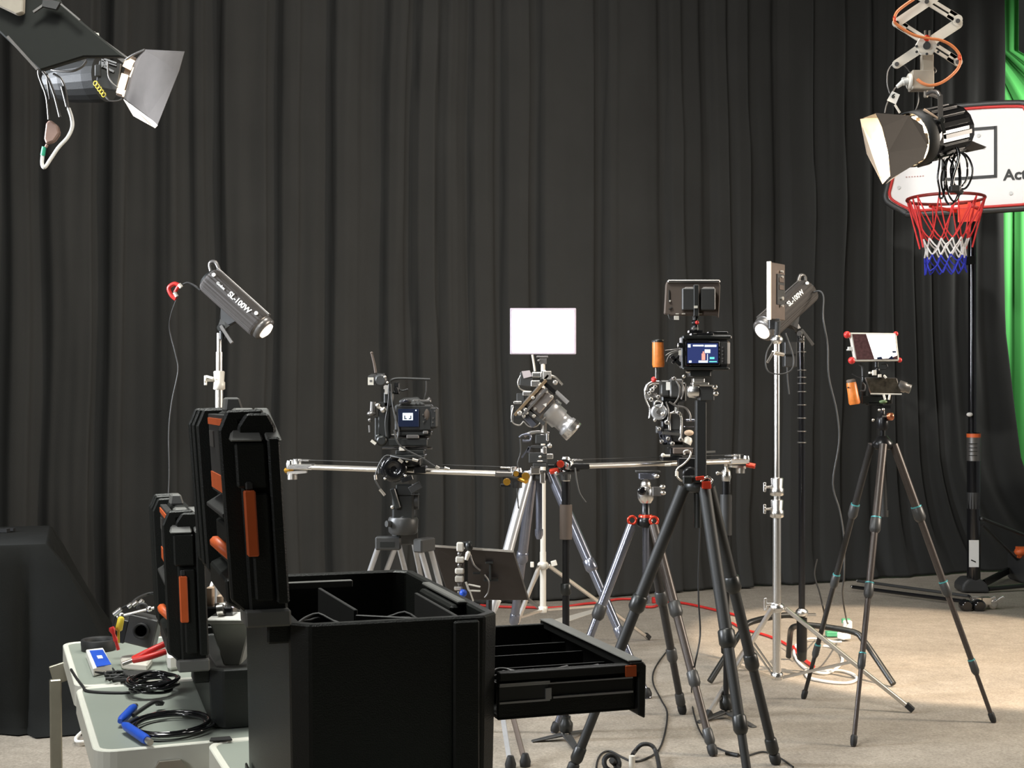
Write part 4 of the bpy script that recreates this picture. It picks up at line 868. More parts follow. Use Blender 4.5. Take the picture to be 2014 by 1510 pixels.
m=MB(); m.cyl(P(1270,1010,5.65),P(1270,989,5.65),.018); part(bh,'neck',m,M['bluesilver'])
# ------------------------------------------------------------ left camera rig
YR=5.32
R1=thing('camera_rig','black camera with a battery grip in a cage, its screen lit dark blue','camera',P(800,898,5.4))
def pc(root,name,rects,mt,Y=YR,th=.05,bev=.003,label=None):
    m=MB()
    for r in rects: m.bx(r[0],r[1],r[2],r[3],Y+(r[5] if len(r)>5 else 0),r[4] if len(r)>4 else th)
    return part(root,name,m,mt,label,bev=bev)
body=pc(R1,'camera_body',[(778,795,852,848,.09),(846,800,862,842,.10)],M['blackm'],bev=.008)
m=MB(); m.lathe(P(800,846,YR),(0,0,1),[(0,.01),(.005,.01)],6); m.hexa([P(784,797,YR-.045),P(838,797,YR-.045),P(838,797,YR+.045),P(784,797,YR+.045)],[P(792,782,YR-.025),P(822,780,YR-.025),P(822,780,YR+.04),P(792,782,YR+.04)]); part(body,'viewfinder_hump',m,M['blackm'],bev=.004)
m=MB(); m.sph(P(797,790,YR-.055),.018,14,(1.4,.5,.7)); ec=part(body,'eyecup',m,M['rubber']); m=MB(); m.sph(P(797,789,YR-.066),.009,12,(1.4,.3,.8)); part(ec,'eyepiece',m,M['glass'])
pc(body,'screen',[(783,804,824,839,.008,-.05)],M['screendark'],bev=.001,label='dark blue lit screen')
sc_=pc(body,'screen_icon',[(792,812,812,826,.002,-.056)],M['screentext'],bev=0,label='pale blue lit icon box'); pc(sc_,'icon_mark',[(795,817,797,824,.001,-.058),(807,817,809,824,.001,-.058),(797,822,800,824,.001,-.058),(804,822,807,824,.001,-.058)],M['screendark'],bev=0)
m=MB(); m.sph(P(818,807,YR-.056),.0025); part(sc_,'lit_dot',m,M['screentext'])
m=MB(); m.bx(812,786,848,791,YR-.02,.03); m.cyl(P(840,789,YR-.02),P(846,783,YR-.02),.008); part(body,'top_plate',m,M['midgrey'],bev=.002)
m=MB(); 
for x,y in ((832,815),(836,822),(833,829),(848,803),(855,808),(852,822),(851,830),(817,790),(824,788)): m.cyl(P(x,y,YR-.046),P(x,y,YR-.054),.0035,n=8)
part(body,'button',m,M['midgrey'])
m=MB(); m.sph(P(840,815,YR-.03),.022,14,(.8,.9,1.6)); part(body,'hand_grip',m,M['brown'])
pc(body,'grip_base',[(782,848,850,856,.08)],M['black'])
m=MB(); m.lathe(P(808,822,YR+.04),(0,1,0),[(0,.04),(.05,.042),(.08,.038),(.10,.045)],20); part(R1,'lens',m,M['black'])
m=MB(); m.tube([P(767,752,YR),P(772,746,YR),P(790,744,YR),P(846,746,YR)],.005,8,4); m.tube([P(767,752,YR),P(768,780,YR),P(772,795,YR)],.005,8,3); m.tube([P(838,747,YR),P(838,770,YR),P(834,785,YR)],.003,6,2); part(R1,'cage_top_rod',m,M['grey'])
m=MB(); m.cyl(P(762,855,YR),P(846,858,YR),.006); m.cyl(P(752,881,YR),P(850,881,YR),.0055); m.cyl(P(762,857,YR+.07),P(846,860,YR+.07),.006); part(R1,'cage_rod',m,M['midgrey'])
pc(R1,'base_plate',[(765,862,842,876,.09),(780,884,836,893,.10),(770,893,838,900,.12)],M['black'])
pc(R1,'plate_clamp',[(785,878,797,887,.02,-.05),(800,855,824,862,.02,-.045),(832,847,842,853,.02,-.05)],M['midgrey'],bev=.002)
m=MB(); m.bx(786,879,795,886,YR-.066,.006); t_=part(R1,'pale_tag',m,M['cream'])
pc(R1,'side_bracket',[(745,790,768,868,.05),(738,820,752,866,.04),(756,770,775,800,.05)],M['black'],bev=.004)
m=MB(); m.cyl(P(734,790,YR-.03),P(733,812,YR-.03),.012); m.lathe(P(731,818,YR-.03),(0,0,1),[(0,.006),(.006,.019),(.012,.019),(.02,.010)],14); m.cyl(P(727,836,YR-.03),P(728,850,YR-.03),.006); m.sph(P(728,826,YR-.03),.009); part(R1,'arm_lock',m,M['midgrey'])
m=MB(); m.sph(P(754,806,YR-.04),.013); m.sph(P(743,797,YR-.04),.010); m.cyl(P(742,800,YR-.04),P(756,806,YR-.04),.006); part(R1,'ball_joint',m,M['satin'])
m=MB(); m.lathe(P(752,866,YR-.02),(0,-1,0),[(0,.02),(.03,.022),(.034,.014)],16); m.sph(P(744,858,YR-.03),.012); part(R1,'lower_motor',m,M['black'])
m=MB(); m.cyl(P(730,866,YR-.05),P(739,873,YR-.05),.006); part(R1,'pale_plug',m,M['cream'])
m=MB(); m.lathe(P(750,748,YR-.01),(0,-1,0),[(0,.024),(.03,.026),(.036,.018)],18); m.bx(742,734,756,738,YR-.02,.03); ff=part(R1,'follow_motor',m,M['grey'])
m=MB(); m.sph(P(757,741,YR-.05),.006); m.sph(P(762,752,YR-.05),.005); m.bx(755,757,764,765,YR-.03,.02); m.bx(757,765,763,775,YR-.03,.02); part(ff,'motor_screw',m,M['satin'])
m=MB(); m.hexa([P(724,758,YR-.04),P(735,758,YR-.04),P(740,757,YR+.01),P(730,757,YR+.01)],[P(724,739,YR-.04),P(735,739,YR-.04),P(740,735,YR+.01),P(730,735,YR+.01)]); rx=part(R1,'receiver_box',m,M['grey'],bev=.001)
m=MB(); m.bx(723.5,742,735,757,YR-.0435,.003); part(rx,'white_label',m,M['cream'])
m=MB(); m.bx(727,747,732,751,YR-.0455,.002); part(rx,'label_print',m,M['midgrey'])
m=MB(); m.tube([P(739,733,YR),P(736,715,YR),P(731,695,YR)],lambda f:.0055-.001*f,8,3); m.sph(P(731,694,YR),.006); part(rx,'antenna',m,M['brown'])
m=MB(); m.tube([P(769,755,YR-.05),P(770,775,YR-.05),P(773,800,YR-.055),P(778,825,YR-.06),P(784,845,YR-.06),P(782,862,YR-.06)],.0035,6); m.tube([P(765,755,YR-.05),P(764,790,YR-.05),P(758,830,YR-.05),P(760,858,YR-.05)],.003,6); m.tube([P(780,752,YR),P(785,765,YR),P(792,768,YR),P(802,765,YR)],.004,6); part(R1,'wire',m,M['grey'])
m=MB(); m.bx(776,752,786,775,YR+.01,.03); m.cyl(P(778,762,YR-.02),P(782,772,YR-.02),.008); part(R1,'handle_mount',m,M['blackmetal'],bev=.003)
# ------------------------------------------------------------ middle camera rig (tilted, side on), on the silver tripod
YM=6.45
R2=thing('camera_rig','silvery camera rig in the middle tilted down to the right under the glowing panel','camera',P(1060,845,YM))
u=(P(1100,822,YM)-P(1040,768,YM)).normalized(); v_=V((-u.z,0,u.x))    # u: lens direction, v_: its up
if v_.z<0: v_=-v_
def tb(root,name,cx,cy,lu,lv,th,mt,bev=.004,dy=0,label=None,ang=0):
    c=P(cx,cy,YM+dy); uu=u; vv=v_
    if ang:
        ca,sa=math.cos(ang),math.sin(ang); uu=u*ca+v_*sa; vv=v_*ca-u*sa
    R=Matrix((uu,V((0,1,0)),vv)).transposed(); k=YM/F
    m=MB().box(c,(lu*k,th,lv*k),R); return part(root,name,m,mt,label,bev=bev)
cb=tb(R2,'camera_body',1060,792,48,52,.12,M['midgrey'],.012)
tb(cb,'body_side',1064,788,30,44,.02,mat('pale_side_plate',(.42,.38,.36),.25,.6),.006,-.065)
m=MB(); c=P(1072,796,YM-.078); m.prism([c+v_*.012,c-u*.010-v_*.006,c+u*.010-v_*.004],V((0,-.003,0))); part(cb,'white_mark',m,M['white'])
m=MB(); c0=P(1078,804,YM); m.lathe(c0,u,[(0,.065),(.03,.066),(.034,.055),(.075,.055),(.08,.045),(.115,.045),(.12,.052),(.15,.054),(.151,.045),(.14,.04)],24); ln=part(R2,'lens',m,M['silver'])
m=MB(); m.lathe(c0+u*.135,u,[(0,.0535),(.02,.0555),(.035,.0555),(.036,.048)],24); part(ln,'lens_hood',m,M['chrome'])
m=MB().lathe(c0+u*.139,u,[(0,.043),(.004,.03)],20); part(ln,'front_glass',m,M['glass'])
tb(R2,'cage_bar',1043,782,6,92,.03,mat('warm_cage_bar',(.5,.36,.22),.3,.8),.002,-.07)
tb(R2,'cage_bar',1052,790,5,70,.03,M['midgrey'],.002,-.08)
tb(R2,'cage_plate',1050,818,52,7,.05,M['grey'],.002,-.06,ang=.1)
tb(R2,'cage_plate',1078,760,40,8,.06,M['blackmetal'],.003,-.03)
m=MB(); m.cyl(P(1093,770,YM-.05),P(1117,792,YM-.05),.011); part(R2,'rod_handle',m,M['silver'])
m=MB(); m.tube([P(1078,738,YM-.04),P(1092,742,YM-.04),P(1106,757,YM-.04)],.007,8,4); m.bx(1068,730,1084,746,YM-.03,.05); part(R2,'top_arm',m,M['satin'],bev=.001)
m=MB(); m.bx(1046,732,1064,742,YM-.03,.04); m.bx(1044,748,1062,760,YM-.03,.04); m.bx(1064,728,1074,746,YM-.02,.03); part(R2,'top_clamp',m,M['chrome'],bev=.003)
m=MB(); m.bar(P(1060,758,YM-.05),P(1078,738,YM-.05),.01,.01); part(R2,'clamp_rod',m,M['cream'])
m=MB(); m.tube([P(1052,730,YM),P(1050,715,YM),P(1047,697,YM)],.0055,8,3); part(R2,'antenna',m,M['cream'])
rb=tb(R2,'receiver_box',1035,746,26,28,.05,M['grey'],.004,-.02,ang=.65)
m=MB(); m.prism([P(1026,730,YM-.05),P(1042,728,YM-.05),P(1046,740,YM-.05),P(1030,744,YM-.05)],V((0,.03,0))); part(rb,'box_top',m,mat('pale_lilac',(.5,.44,.45),.4))
m=MB(); m.tube([P(1024,738,YM-.04),P(1019,750,YM-.04),P(1021,762,YM-.04),P(1032,769,YM-.04),P(1046,770,YM-.04)],.004,6); m.tube([P(1010,800,YM-.03),P(1006,820,YM-.03),P(1010,832,YM-.03),P(1022,836,YM-.03),P(1030,828,YM-.03)],.004,6); m.tube([P(1030,828,YM-.05),P(1040,838,YM-.05),P(1055,838,YM-.05),P(1072,820,YM-.07)],.0035,6); m.tube([P(1026,812,YM-.06),P(1030,822,YM-.06),P(1044,830,YM-.06)],.003,6); part(R2,'wire',m,M['satin'])
pc(R2,'side_motor',[(1016,773,1032,792,.05),(1008,800,1026,822,.05)],M['grey'],Y=YM)
pc(R2,'motor_cap',[(1010,789,1026,794,.05,-.02),(1028,770,1044,778,.04,-.03),(1005,797,1010,830,.02,-.02)],M['chrome'],Y=YM,bev=.002)
m=MB(); 
for x,y,r in ((1022,812,.013),(1034,806,.011),(1048,782,.010),(1036,812,.009),(1050,818,.010),(1085,780,.010),(1092,752,.013),(1064,776,.009),(1030,818,.010),(1052,804,.008),(1075,770,.008)): m.lathe(P(x,y,YM-.075),(0,-1,0),[(0,r),(.015,r*.95),(.018,r*.6)],10)
part(R2,'thumb_screw',m,M['satin'])
tb(R2,'lower_plate',1040,825,34,12,.05,M['bluesilver'],.003,-.04,ang=-.1)
m=MB(); m.tube([P(1031,858,YM),P(1040,852,YM),P(1060,850,YM),P(1080,853,YM)],.008,8,4); m.cyl(P(1069,830,YM),P(1070,850,YM),.016); part(R2,'tilt_plate',m,M['satin'])
pc(R2,'head_stack',[(1053,855,1078,872,.06),(1040,890,1076,910,.07),(1044,876,1080,882,.06),(1048,910,1074,917,.08)],M['grey'],Y=YM)
pc(R2,'head_fittings',[(1074,852,1079,867,.04,-.02),(1067,878,1075,892,.03,-.03),(1074,892,1088,902,.03,-.02),(1056,905,1068,908,.01,-.045)],M['chrome'],Y=YM,bev=.003)
m=MB(); m.sph(P(1081,876,YM-.03),.013); m.sph(P(1062,898,YM-.045),.008); part(R2,'head_knob',m,M['chrome'])
m=MB(); m.tube([P(1021,860,YM-.02),P(1028,855,YM-.02),P(1042,855,YM-.02),P(1043,866,YM-.02),P(1028,867,YM-.02)],.006,8,4); m.bar(P(1042,878,YM-.03),P(1038,890,YM-.03),.014,.01); m.bar(P(1040,880,YM-.03),P(1026,900,YM-.03),.008,.01); part(R2,'pan_lever',m,M['bluesilver'])
m=MB(); m.tube([P(1023,863,YM-.1),P(1024,890,YM-.1),P(1018,912,YM-.1),P(1021,930,YM-.1),P(1017,960,YM-.1),P(1020,1000,YM-.1)],.004,6); solo('cable',m,M['grey'],'thin grey lead hanging from the middle camera along the silver tripod','cable')
pc(TC,'bowl_fitting',[(1043,918,1062,932,.05),(1062,928,1072,950,.04)],M['chrome'],Y=YC-.05,bev=.004)
# ------------------------------------------------------------ right slider rig and motor
YS=5.62
R3=thing('camera_rig','chrome and black camera rig lying on its side on the right slider','camera',P(1345,905,YS))
pc(R3,'slider_carriage',[(1315,880,1362,893,.10),(1300,896,1340,905,.11)],M['blackmetal'],Y=YS)
pc(R3,'carriage_block',[(1322,880,1360,892,.08,-.03)],M['brown'],Y=YS)
cg=pc(R3,'cage_column',[(1316,812,1340,845,.07),(1290,838,1304,852,.05),(1304,843,1340,868,.06)],M['grey'],Y=YS)
m=MB(); m.tube([P(1317,846,YS-.05),P(1317,813,YS-.05),P(1337,813,YS-.05),P(1340,835,YS-.05),P(1338,868,YS-.05)],.006,6,2); m.bar(P(1302,851,YS-.05),P(1336,854,YS-.05),.012,.012); m.cyl(P(1330,800,YS-.05),P(1330,812,YS-.05),.008); m.bar(P(1338,855,YS-.05),P(1338,868,YS-.05),.008,.008); part(cg,'cage_tube',m,M['chrome'])
fm=pc(R3,'focus_motor',[(1298,748,1316,780,.05),(1316,745,1342,782,.06)],M['grey'],Y=YS,bev=.006)
pc(fm,'white_label',[(1310,751,1318,767,.002,-.033)],M['white'],Y=YS,bev=0)
pc(R3,'camera_body',[(1300,752,1348,790,.07,.05)],M['black'],Y=YS,bev=.006)
pc(R3,'inner_frame',[(1284,788,1334,826,.05,.05),(1300,826,1344,874,.05,.05)],M['blackmetal'],Y=YS,bev=.006)
m=MB(); m.tube([P(1270,768,YS-.02),P(1274,757,YS-.02),P(1284,752,YS-.02),P(1296,752,YS-.02)],.009,8,4); m.tube([P(1268,765,YS-.02),P(1270,785,YS-.02),P(1278,805,YS-.02),P(1277,822,YS-.02)],.004,6); m.bar(P(1272,780,YS-.03),P(1292,776,YS-.03),.02,.02); part(R3,'curved_arm',m,M['chrome'])
m=MB(); m.lathe(P(1295,810,YS-.02),(0,-1,0),[(0,.033),(.03,.034),(.034,.026),(.03,.02)],20); rw=part(R3,'gear_wheel',m,M['silver'])
m=MB(); m.tor(P(1295,795,YS-.05),(0,1,0),.016,.0045,16,6); m.sph(P(1303,814,YS-.06),.009); m.sph(P(1288,826,YS-.05),.008); m.lathe(P(1295,810,YS-.054),(0,-1,0),[(0,.012),(.008,.010)],12); part(rw,'gear_screw',m,M['chrome'])
m=MB(); 
for x,y,r in ((1282,766,.011),(1276,773,.009),(1288,760,.009),(1280,785,.01),(1294,780,.009),(1311,830,.011),(1296,843,.009),(1301,868,.009),(1338,864,.01),(1325,744,.009),(1322,872,.01),(1313,862,.009),(1334,812,.009)): m.lathe(P(x,y,YS-.05),(0,-1,0),[(0,r),(.012,r),(.016,r*.6)],10)
part(R3,'thumb_screw',m,M['chrome'])
m=MB(); m.bar(P(1300,855,YS-.03),P(1310,870,YS-.03),.012,.01); m.bar(P(1296,840,YS-.03),P(1300,862,YS-.03),.01,.01); m.bar(P(1311,850,YS-.04),P(1318,872,YS-.04),.02,.02); part(R3,'lower_strut',m,M['bluesilver'])
m=MB(); m.tube([P(1316,790,YS-.06),P(1330,798,YS-.06),P(1348,802,YS-.06),P(1357,815,YS-.06),P(1358,828,YS-.06)],.0045,6); m.tube([P(1320,745,YS-.05),P(1338,752,YS-.05),P(1345,765,YS-.05),P(1340,785,YS-.05)],.004,6); m.tube([P(1325,742,YS-.05),P(1336,760,YS-.06),P(1335,780,YS-.05),P(1325,795,YS-.05)],.004,6); m.tube([P(1310,790,YS-.06),P(1315,810,YS-.06),P(1312,835,YS-.06)],.0035,6); part(R3,'wire',m,M['midgrey'])
pc(R3,'clamp_lens',[(1343,838,1364,840,.04),(1347,824,1365,829,.05)],M['bluesilver'],Y=YS)
m=MB(); m.sph(P(1355,851,YS-.03),.016,12,(1.3,1,.8)); part(R3,'gold_fitting',m,M['tan'])
m=MB(); m.lathe(P(1350,872,YS-.03),(.4,0,.8),[(0,.02),(.02,.018),(.03,.01)],14); part(R3,'round_cap',m,M['cream'])
m=MB(); m.sph(P(1286,746,YS-.03),.012); part(R3,'red_button',m,M['red'])
mo=thing('slider_motor','dark drive motor with pale clips at the middle of the right slider','motor',P(1355,945,YS-.06))
m=MB(); m.lathe(P(1355,932,YS-.10),(0,-1,0),[(0,.032),(.04,.033),(.045,.024)],20); m.bx(1333,900,1372,922,YS-.10,.06); part(mo,'motor_housing',m,M['blackmetal'],bev=.002)
m=MB(); m.tube([P(1346,894,YS-.15),P(1346,887,YS-.15),P(1356,887,YS-.15),P(1357,898,YS-.15),P(1345,912,YS-.15),P(1332,922,YS-.15),P(1331,935,YS-.15),P(1338,944,YS-.15),P(1347,947,YS-.15)],.0045,6); part(mo,'lead',m,M['satin'])
m=MB(); m.cyl(P(1331,927,YS-.155),P(1331,936,YS-.155),.007); m.sph(P(1347,948,YS-.15),.009); m.cyl(P(1304,896,YS-.1),P(1318,896,YS-.1),.005); m.sph(P(1304,895,YS-.1),.009); m.cyl(P(1308,914,YS-.1),P(1319,914,YS-.1),.006); part(mo,'pale_clip',m,M['cream'])
m=MB(); m.bar(P(1386,889,YS-.3),P(1407,888,YS-.3),.008,.008); m.cyl(P(1368,914,YS-.3),P(1384,915,YS-.3),.006); part(mo,'side_rod',m,M['satin'])
# ------------------------------------------------------------ front column with cinema camera and monitor
YD=4.84
HD=thing('tripod_column','tall black square column rising from the front black tripod','tripod head',P(1378,940,YD))
pc(HD,'column',[(1368,787,1388,941,.045)],M['blackm'],Y=YD)
pc(HD,'column_base',[(1358,936,1392,948,.07)],M['black'],Y=YD)
m=MB(); m.bar(P(1368,941,YD-.05),P(1385,939,YD-.05),.014,.012); part(HD,'red_lever',m,M['redmetal'],'red lever',bev=.002)
m=MB(); m.tube([P(1378,947,YD-.05),P(1390,938,YD-.05),P(1400,944,YD-.05),P(1396,952,YD-.05)],.005,6); part(HD,'chrome_clip',m,M['chrome'])
for y in (790,800): pass
BH=thing('ball_head','chrome ball head lying sideways on top of the black column','tripod head',P(1378,788,YD))
m=MB().lathe(P(1352,769,YD-.01),(1,0,0),[(0,.018),(.006,.024),(.03,.026),(.04,.024)],20); part(BH,'socket',m,M['chrome'])
pc(BH,'head_block',[(1374,757,1403,788,.05)],M['grey'],Y=YD)
pc(BH,'top_clamp',[(1360,752,1392,757,.06),(1362,744,1384,752,.05)],M['satin'],Y=YD,bev=.002)
for x,y in ((1405,761),(1407,774)):
    m=MB().sph(P(x,y,YD-.02),.0095,12,(1.3,1,.9)); part(BH,'end_knob',m,M['chrome'])
m=MB(); m.cyl(P(1376,758,YD-.03),P(1402,758,YD-.03),.003); part(BH,'clamp_bar',m,M['satin'])
R4=thing('cinema_camera','black cinema camera seen from behind with a lit blue screen and orange side handle','camera',P(1385,744,YD))
bd=pc(R4,'camera_body',[(1345,668,1434,722,.07)],M['grey'],Y=YD,bev=.012)
pc(R4,'cage',[(1340,660,1436,668,.08),(1340,722,1432,728,.08),(1338,662,1346,726,.06)],M['black'],Y=YD,bev=.004)
pc(bd,'screen_bezel',[(1348,671,1415,719,.006,-.038)],M['gloss'],Y=YD,bev=.002)
s4=pc(bd,'screen',[(1352,675,1412,714,.004,-.042)],M['screenblue'],Y=YD,bev=0,label='lit dark blue screen')
pc(s4,'screen_readout',[(1353,677,1358,683,.001,-.0446),(1363,678,1384,681,.001,-.0446),(1386,678,1409,682,.001,-.0446),(1386,687,1397,694,.001,-.0446),(1355,709,1360,713,.001,-.0446),(1374,709,1392,713,.001,-.0446),(1391,696,1392,709,.001,-.0446)],M['screentext'],Y=YD,bev=0,label='white screen readouts')
pc(s4,'screen_figure',[(1380,695,1387,708,.001,-.0447),(1382,691,1385,696,.001,-.0447)],M['screenpink'],Y=YD,bev=0)
pc(s4,'screen_gauge',[(1396,702,1405,706,.001,-.0447),(1395,710,1410,712,.001,-.0447)],M['screencyan'],Y=YD,bev=0)
m=MB()
for y in (683,690,697,705,710): m.cyl(P(1421,y,YD-.036),P(1421,y,YD-.041),.003,n=8)
part(bd,'button',m,M['midgrey'])
m=MB(); m.sph(P(1428,697,YD-.01),.02,12,(.7,1.1,2.2)); part(bd,'hand_grip',m,M['grey'])
m=MB(); m.lathe(P(1385,697,YD+.035),(0,1,0),[(0,.035),(.06,.036),(.09,.042),(.11,.042)],20); part(R4,'lens',m,M['black'])
pc(R4,'top_plate',[(1358,655,1402,661,.05),(1392,652,1430,656,.04)],M['blackmetal'],Y=YD,bev=.002)
pc(R4,'bottom_plate',[(1354,730,1396,741,.06),(1350,728,1400,731,.06)],M['black'],Y=YD,bev=.003)
m=MB(); m.lathe(P(1349,731,YD-.03),(1,0,0),[(0,.004),(.012,.005),(.016,.003)],8); m.sph(P(1345,740,YD-.03),.007); part(R4,'plate_screw',m,M['satin'])
m=MB().lathe(P(1295,722,YD),P(1294,673,YD)-P(1295,722,YD),[(0,.020),(.1,.0225),(.85,.021),(1,.0205)],20,rel=True); wh=part(R4,'wooden_handle',m,M['wood'],'orange wooden side handle')
m=MB().lathe(P(1294,673,YD),(0,0,1),[(0,.021),(.008,.021),(.01,.016)],18); part(wh,'handle_cap',m,M['black'])
m=MB(); m.cyl(P(1291,722,YD),P(1291,744,YD),.005); part(wh,'handle_rod',m,M['midgrey'])
m=MB(); m.sph(P(1287,747,YD),.008); part(wh,'rod_end',m,M['red'])
m=MB(); m.tube([P(1309,700,YD),P(1318,694,YD),P(1330,691,YD),P(1340,694,YD)],.004,6); m.tube([P(1311,712,YD),P(1316,700,YD),P(1326,694,YD),P(1338,692,YD)],.0035,6); m.tube([P(1308,690,YD+.02),P(1320,688,YD+.02),P(1340,686,YD)],.003,6); part(R4,'wire',m,M['midgrey'])
m=MB(); m.bx(1333,674,1342,684,YD-.02,.02); m.bar(P(1320,700,YD),P(1338,718,YD),.014,.02); m.bar(P(1322,714,YD),P(1335,700,YD),.01,.02); m.lathe(P(1338,680,YD-.03),(0,-1,0),[(0,.008),(.01,.007)],10); part(R4,'handle_bracket',m,M['blackmetal'],bev=.002)
m=MB(); m.bx(1335,689,1340,698,YD-.04,.006); m.sph(P(1334,680,YD-.035),.004); part(R4,'pale_plug',m,M['cream'])
MO=thing('field_monitor','dark monitor seen from its back, on top of the cinema camera','monitor',P(1368,655,YD))
m=MB(); m.prism([P(1312,553,YD-.01),P(1414,553,YD-.01),P(1417,562,YD-.01),P(1414,626,YD-.01),P(1409,620,YD-.01),P(1318,620,YD-.01),P(1307,617,YD-.01),P(1310,560,YD-.01)],V((0,.028,0))); mb_=part(MO,'back_shell',m,M['brown'],bev=.003)
pc(mb_,'top_rim',[(1312,551,1415,557,.04)],M['midgrey'],Y=YD,bev=.003)
for x0,x1 in ((1341,1370),(1378,1406)): pc(mb_,'battery_plate',[(x0,567,x1,610,.03,-.025)],M['grey'],Y=YD,bev=.003)
pc(mb_,'plate_top',[(1347,565,1368,567,.012,-.03),(1382,565,1404,567,.012,-.03)],M['midgrey'],Y=YD,bev=.001)
pc(mb_,'mount_boss',[(1364,560,1374,622,.02,-.035)],M['blackm'],Y=YD,bev=.002)
m=MB(); m.bx(1365,601,1372,606,YD-.048,.004); m.sph(P(1318,592,YD-.014),.004); m.bx(1326,621,1335,629,YD-.015,.01); m.bx(1329,616,1335,618,YD-.014,.004); m.bx(1341,616,1348,618,YD-.014,.004); m.bx(1375,616,1381,618,YD-.014,.004); part(mb_,'pale_mark',m,M['cream'])
m=MB(); m.bar(P(1316,570,YD-.014),P(1316,594,YD-.014),.004,.004); m.bar(P(1316,608,YD-.014),P(1322,604,YD-.014),.004,.004); m.tube([P(1315,618,YD-.012),P(1318,627,YD-.012),P(1328,630,YD-.012)],.003,6); part(mb_,'side_trim',m,M['grey'])
m=MB(); m.cyl(P(1368,622,YD),P(1368,650,YD),.010); m.sph(P(1367,635,YD),.014); m.bx(1354,650,1380,654,YD,.045); m.lathe(P(1366,648,YD-.0),(0,0,1),[(0,.017),(.008,.015)],14); part(MO,'tilt_mount',m,M['blackmetal'])
m=MB(); m.sph(P(1371,634,YD-.02),.0075); part(MO,'red_knob',m,M['red'],'red knob')
m=MB(); m.bx(1362,644,1372,648,YD-.025,.01); m.bx(1364,655,1370,657,YD-.025,.008); part(MO,'silver_screw',m,M['satin'])
# ------------------------------------------------------------ right phone rig
YP=5.75
m0=[P(1672,654,YP),P(1763,655,YP),P(1769,710,YP),P(1682,711,YP)]
PM=thing('field_monitor','small monitor with a bright white picture and red corners above the phone','monitor',P(1727,740,YP))
m=MB().prism(m0,V((0,.03,0))); fr_=part(PM,'frame',m,M['cream'],bev=.003)
def inq(a,b,c,d): 
    q=lambda s,t: m0[0]*(1-s)*(1-t)+m0[1]*s*(1-t)+m0[2]*s*t+m0[3]*(1-s)*t
    return q
q=inq(0,0,0,0); off=V((0,-.0015,0))
m=MB().prism([q(.04,.05)+off,q(.96,.05)+off,q(.96,.93)+off,q(.04,.93)+off],V((0,.001,0))); s5=part(fr_,'screen',m,M['screenpic'],'lit screen')
off=V((0,-.003,0)); m=MB().prism([q(.34,.05)+off,q(.96,.05)+off,q(.96,.80)+off,q(.78,.90)+off,q(.44,.92)+off],V((0,.001,0))); part(s5,'bright_area',m,M['screenwhite'],'bright white picture area')
off=V((0,-.0045,0)); m=MB(); m.prism([q(.86,.64)+off,q(.94,.64)+off,q(.94,.70)+off,q(.86,.70)+off],V((0,.001,0))); m.prism([q(.50,.86)+off,q(.60,.84)+off,q(.62,.92)+off,q(.50,.92)+off],V((0,.001,0))); m.prism([q(.74,.92)+off,q(.84,.80)+off,q(.87,.92)+off],V((0,.001,0))); part(s5,'dark_mark',m,M['screendark'])
for c in ((.0,.07),(.0,.96),(1,.96),(.98,.02)):
    p=q(*c); m=MB().sph(p+V((-.012 if c[0]<.5 else .004,.01,0)),.016 if c[0]<.5 else .011,12); part(fr_,'corner_bumper',m,M['red'],'red corner bumper')
m=MB(); m.box(q(-.045,.55)+V((0,.01,0)),(.02,.015,.016)); m.cyl(q(-.07,.56)+V((0,.01,0)),q(-.13,.6)+V((0,.01,0)),.003); part(fr_,'side_plug',m,M['white'])
m=MB(); m.cyl(P(1724,712,YP),P(1724,722,YP),.009); m.sph(P(1725,728,YP),.013); m.bar(P(1722,730,YP),P(1733,742,YP),.018,.02); m.tube([P(1733,716,YP),P(1743,716,YP),P(1744,724,YP),P(1732,727,YP)],.003,6); part(PM,'swivel_arm',m,M['blackmetal'])
m=MB(); m.bx(1709,731,1716,735,YP-.02,.02); m.bx(1716,728,1723,738,YP-.03,.015); m.bx(1727,736,1733,742,YP-.03,.015); m.cyl(P(1738,738,YP-.01),P(1743,743,YP-.01),.005); part(PM,'arm_screw',m,M['cream'],bev=.001)
PH=thing('phone_rig','caged phone with orange wooden handle at left and lens at right','phone rig',P(1738,808,YP))
m0=[P(1701,742,YP),P(1764,743,YP),P(1773,775,YP),P(1712,774,YP)]
m=MB().prism(m0,V((0,.012,0))); ph=part(PH,'phone',m,M['midgrey'],bev=.003)
off=V((0,-.002,0)); m=MB().prism([q_+off+(sum(m0,V())/4-q_)*.05 for q_ in m0],V((0,.001,0))); part(ph,'phone_screen',m,mat('reflecting_screen',(.07,.06,.045),.12,.3,var=.8,scale=60))
m=MB(); m.bar(m0[3]-V((0,.002,0)),m0[2]-V((0,.002,0)),.006,.006); part(ph,'phone_rim',m,M['cream'])
m=MB().lathe(P(1768,758,YP+.02),P(1793,766,YP+.0)-P(1768,758,YP+.02),[(0,.024),(.03,.024),(.032,.020),(.05,.021),(.052,.018)],18); le=part(PH,'lens',m,M['midgrey'])
wp0=P(1681,795,YP); wp1=P(1674,752,YP); m=MB().lathe(wp0,wp1-wp0,[(0,.021),(.08,.0245),(.45,.0225),(.9,.0215),(1,.020)],20,rel=True); wh=part(PH,'wooden_handle',m,M['wood'],'orange wooden side handle')
m=MB().lathe(wp1,wp1-wp0,[(0,.019),(.012,.019),(.014,.014)],18); part(wh,'handle_cap',m,M['brown']); m=MB().sph(P(1668,762,YP-.018),.004); part(wh,'handle_screw',m,M['black'])
pc(PH,'cage',[(1692,778,1752,794,.05),(1705,790,1735,797,.05),(1694,740,1702,790,.03)],M['black'],Y=YP+.03)
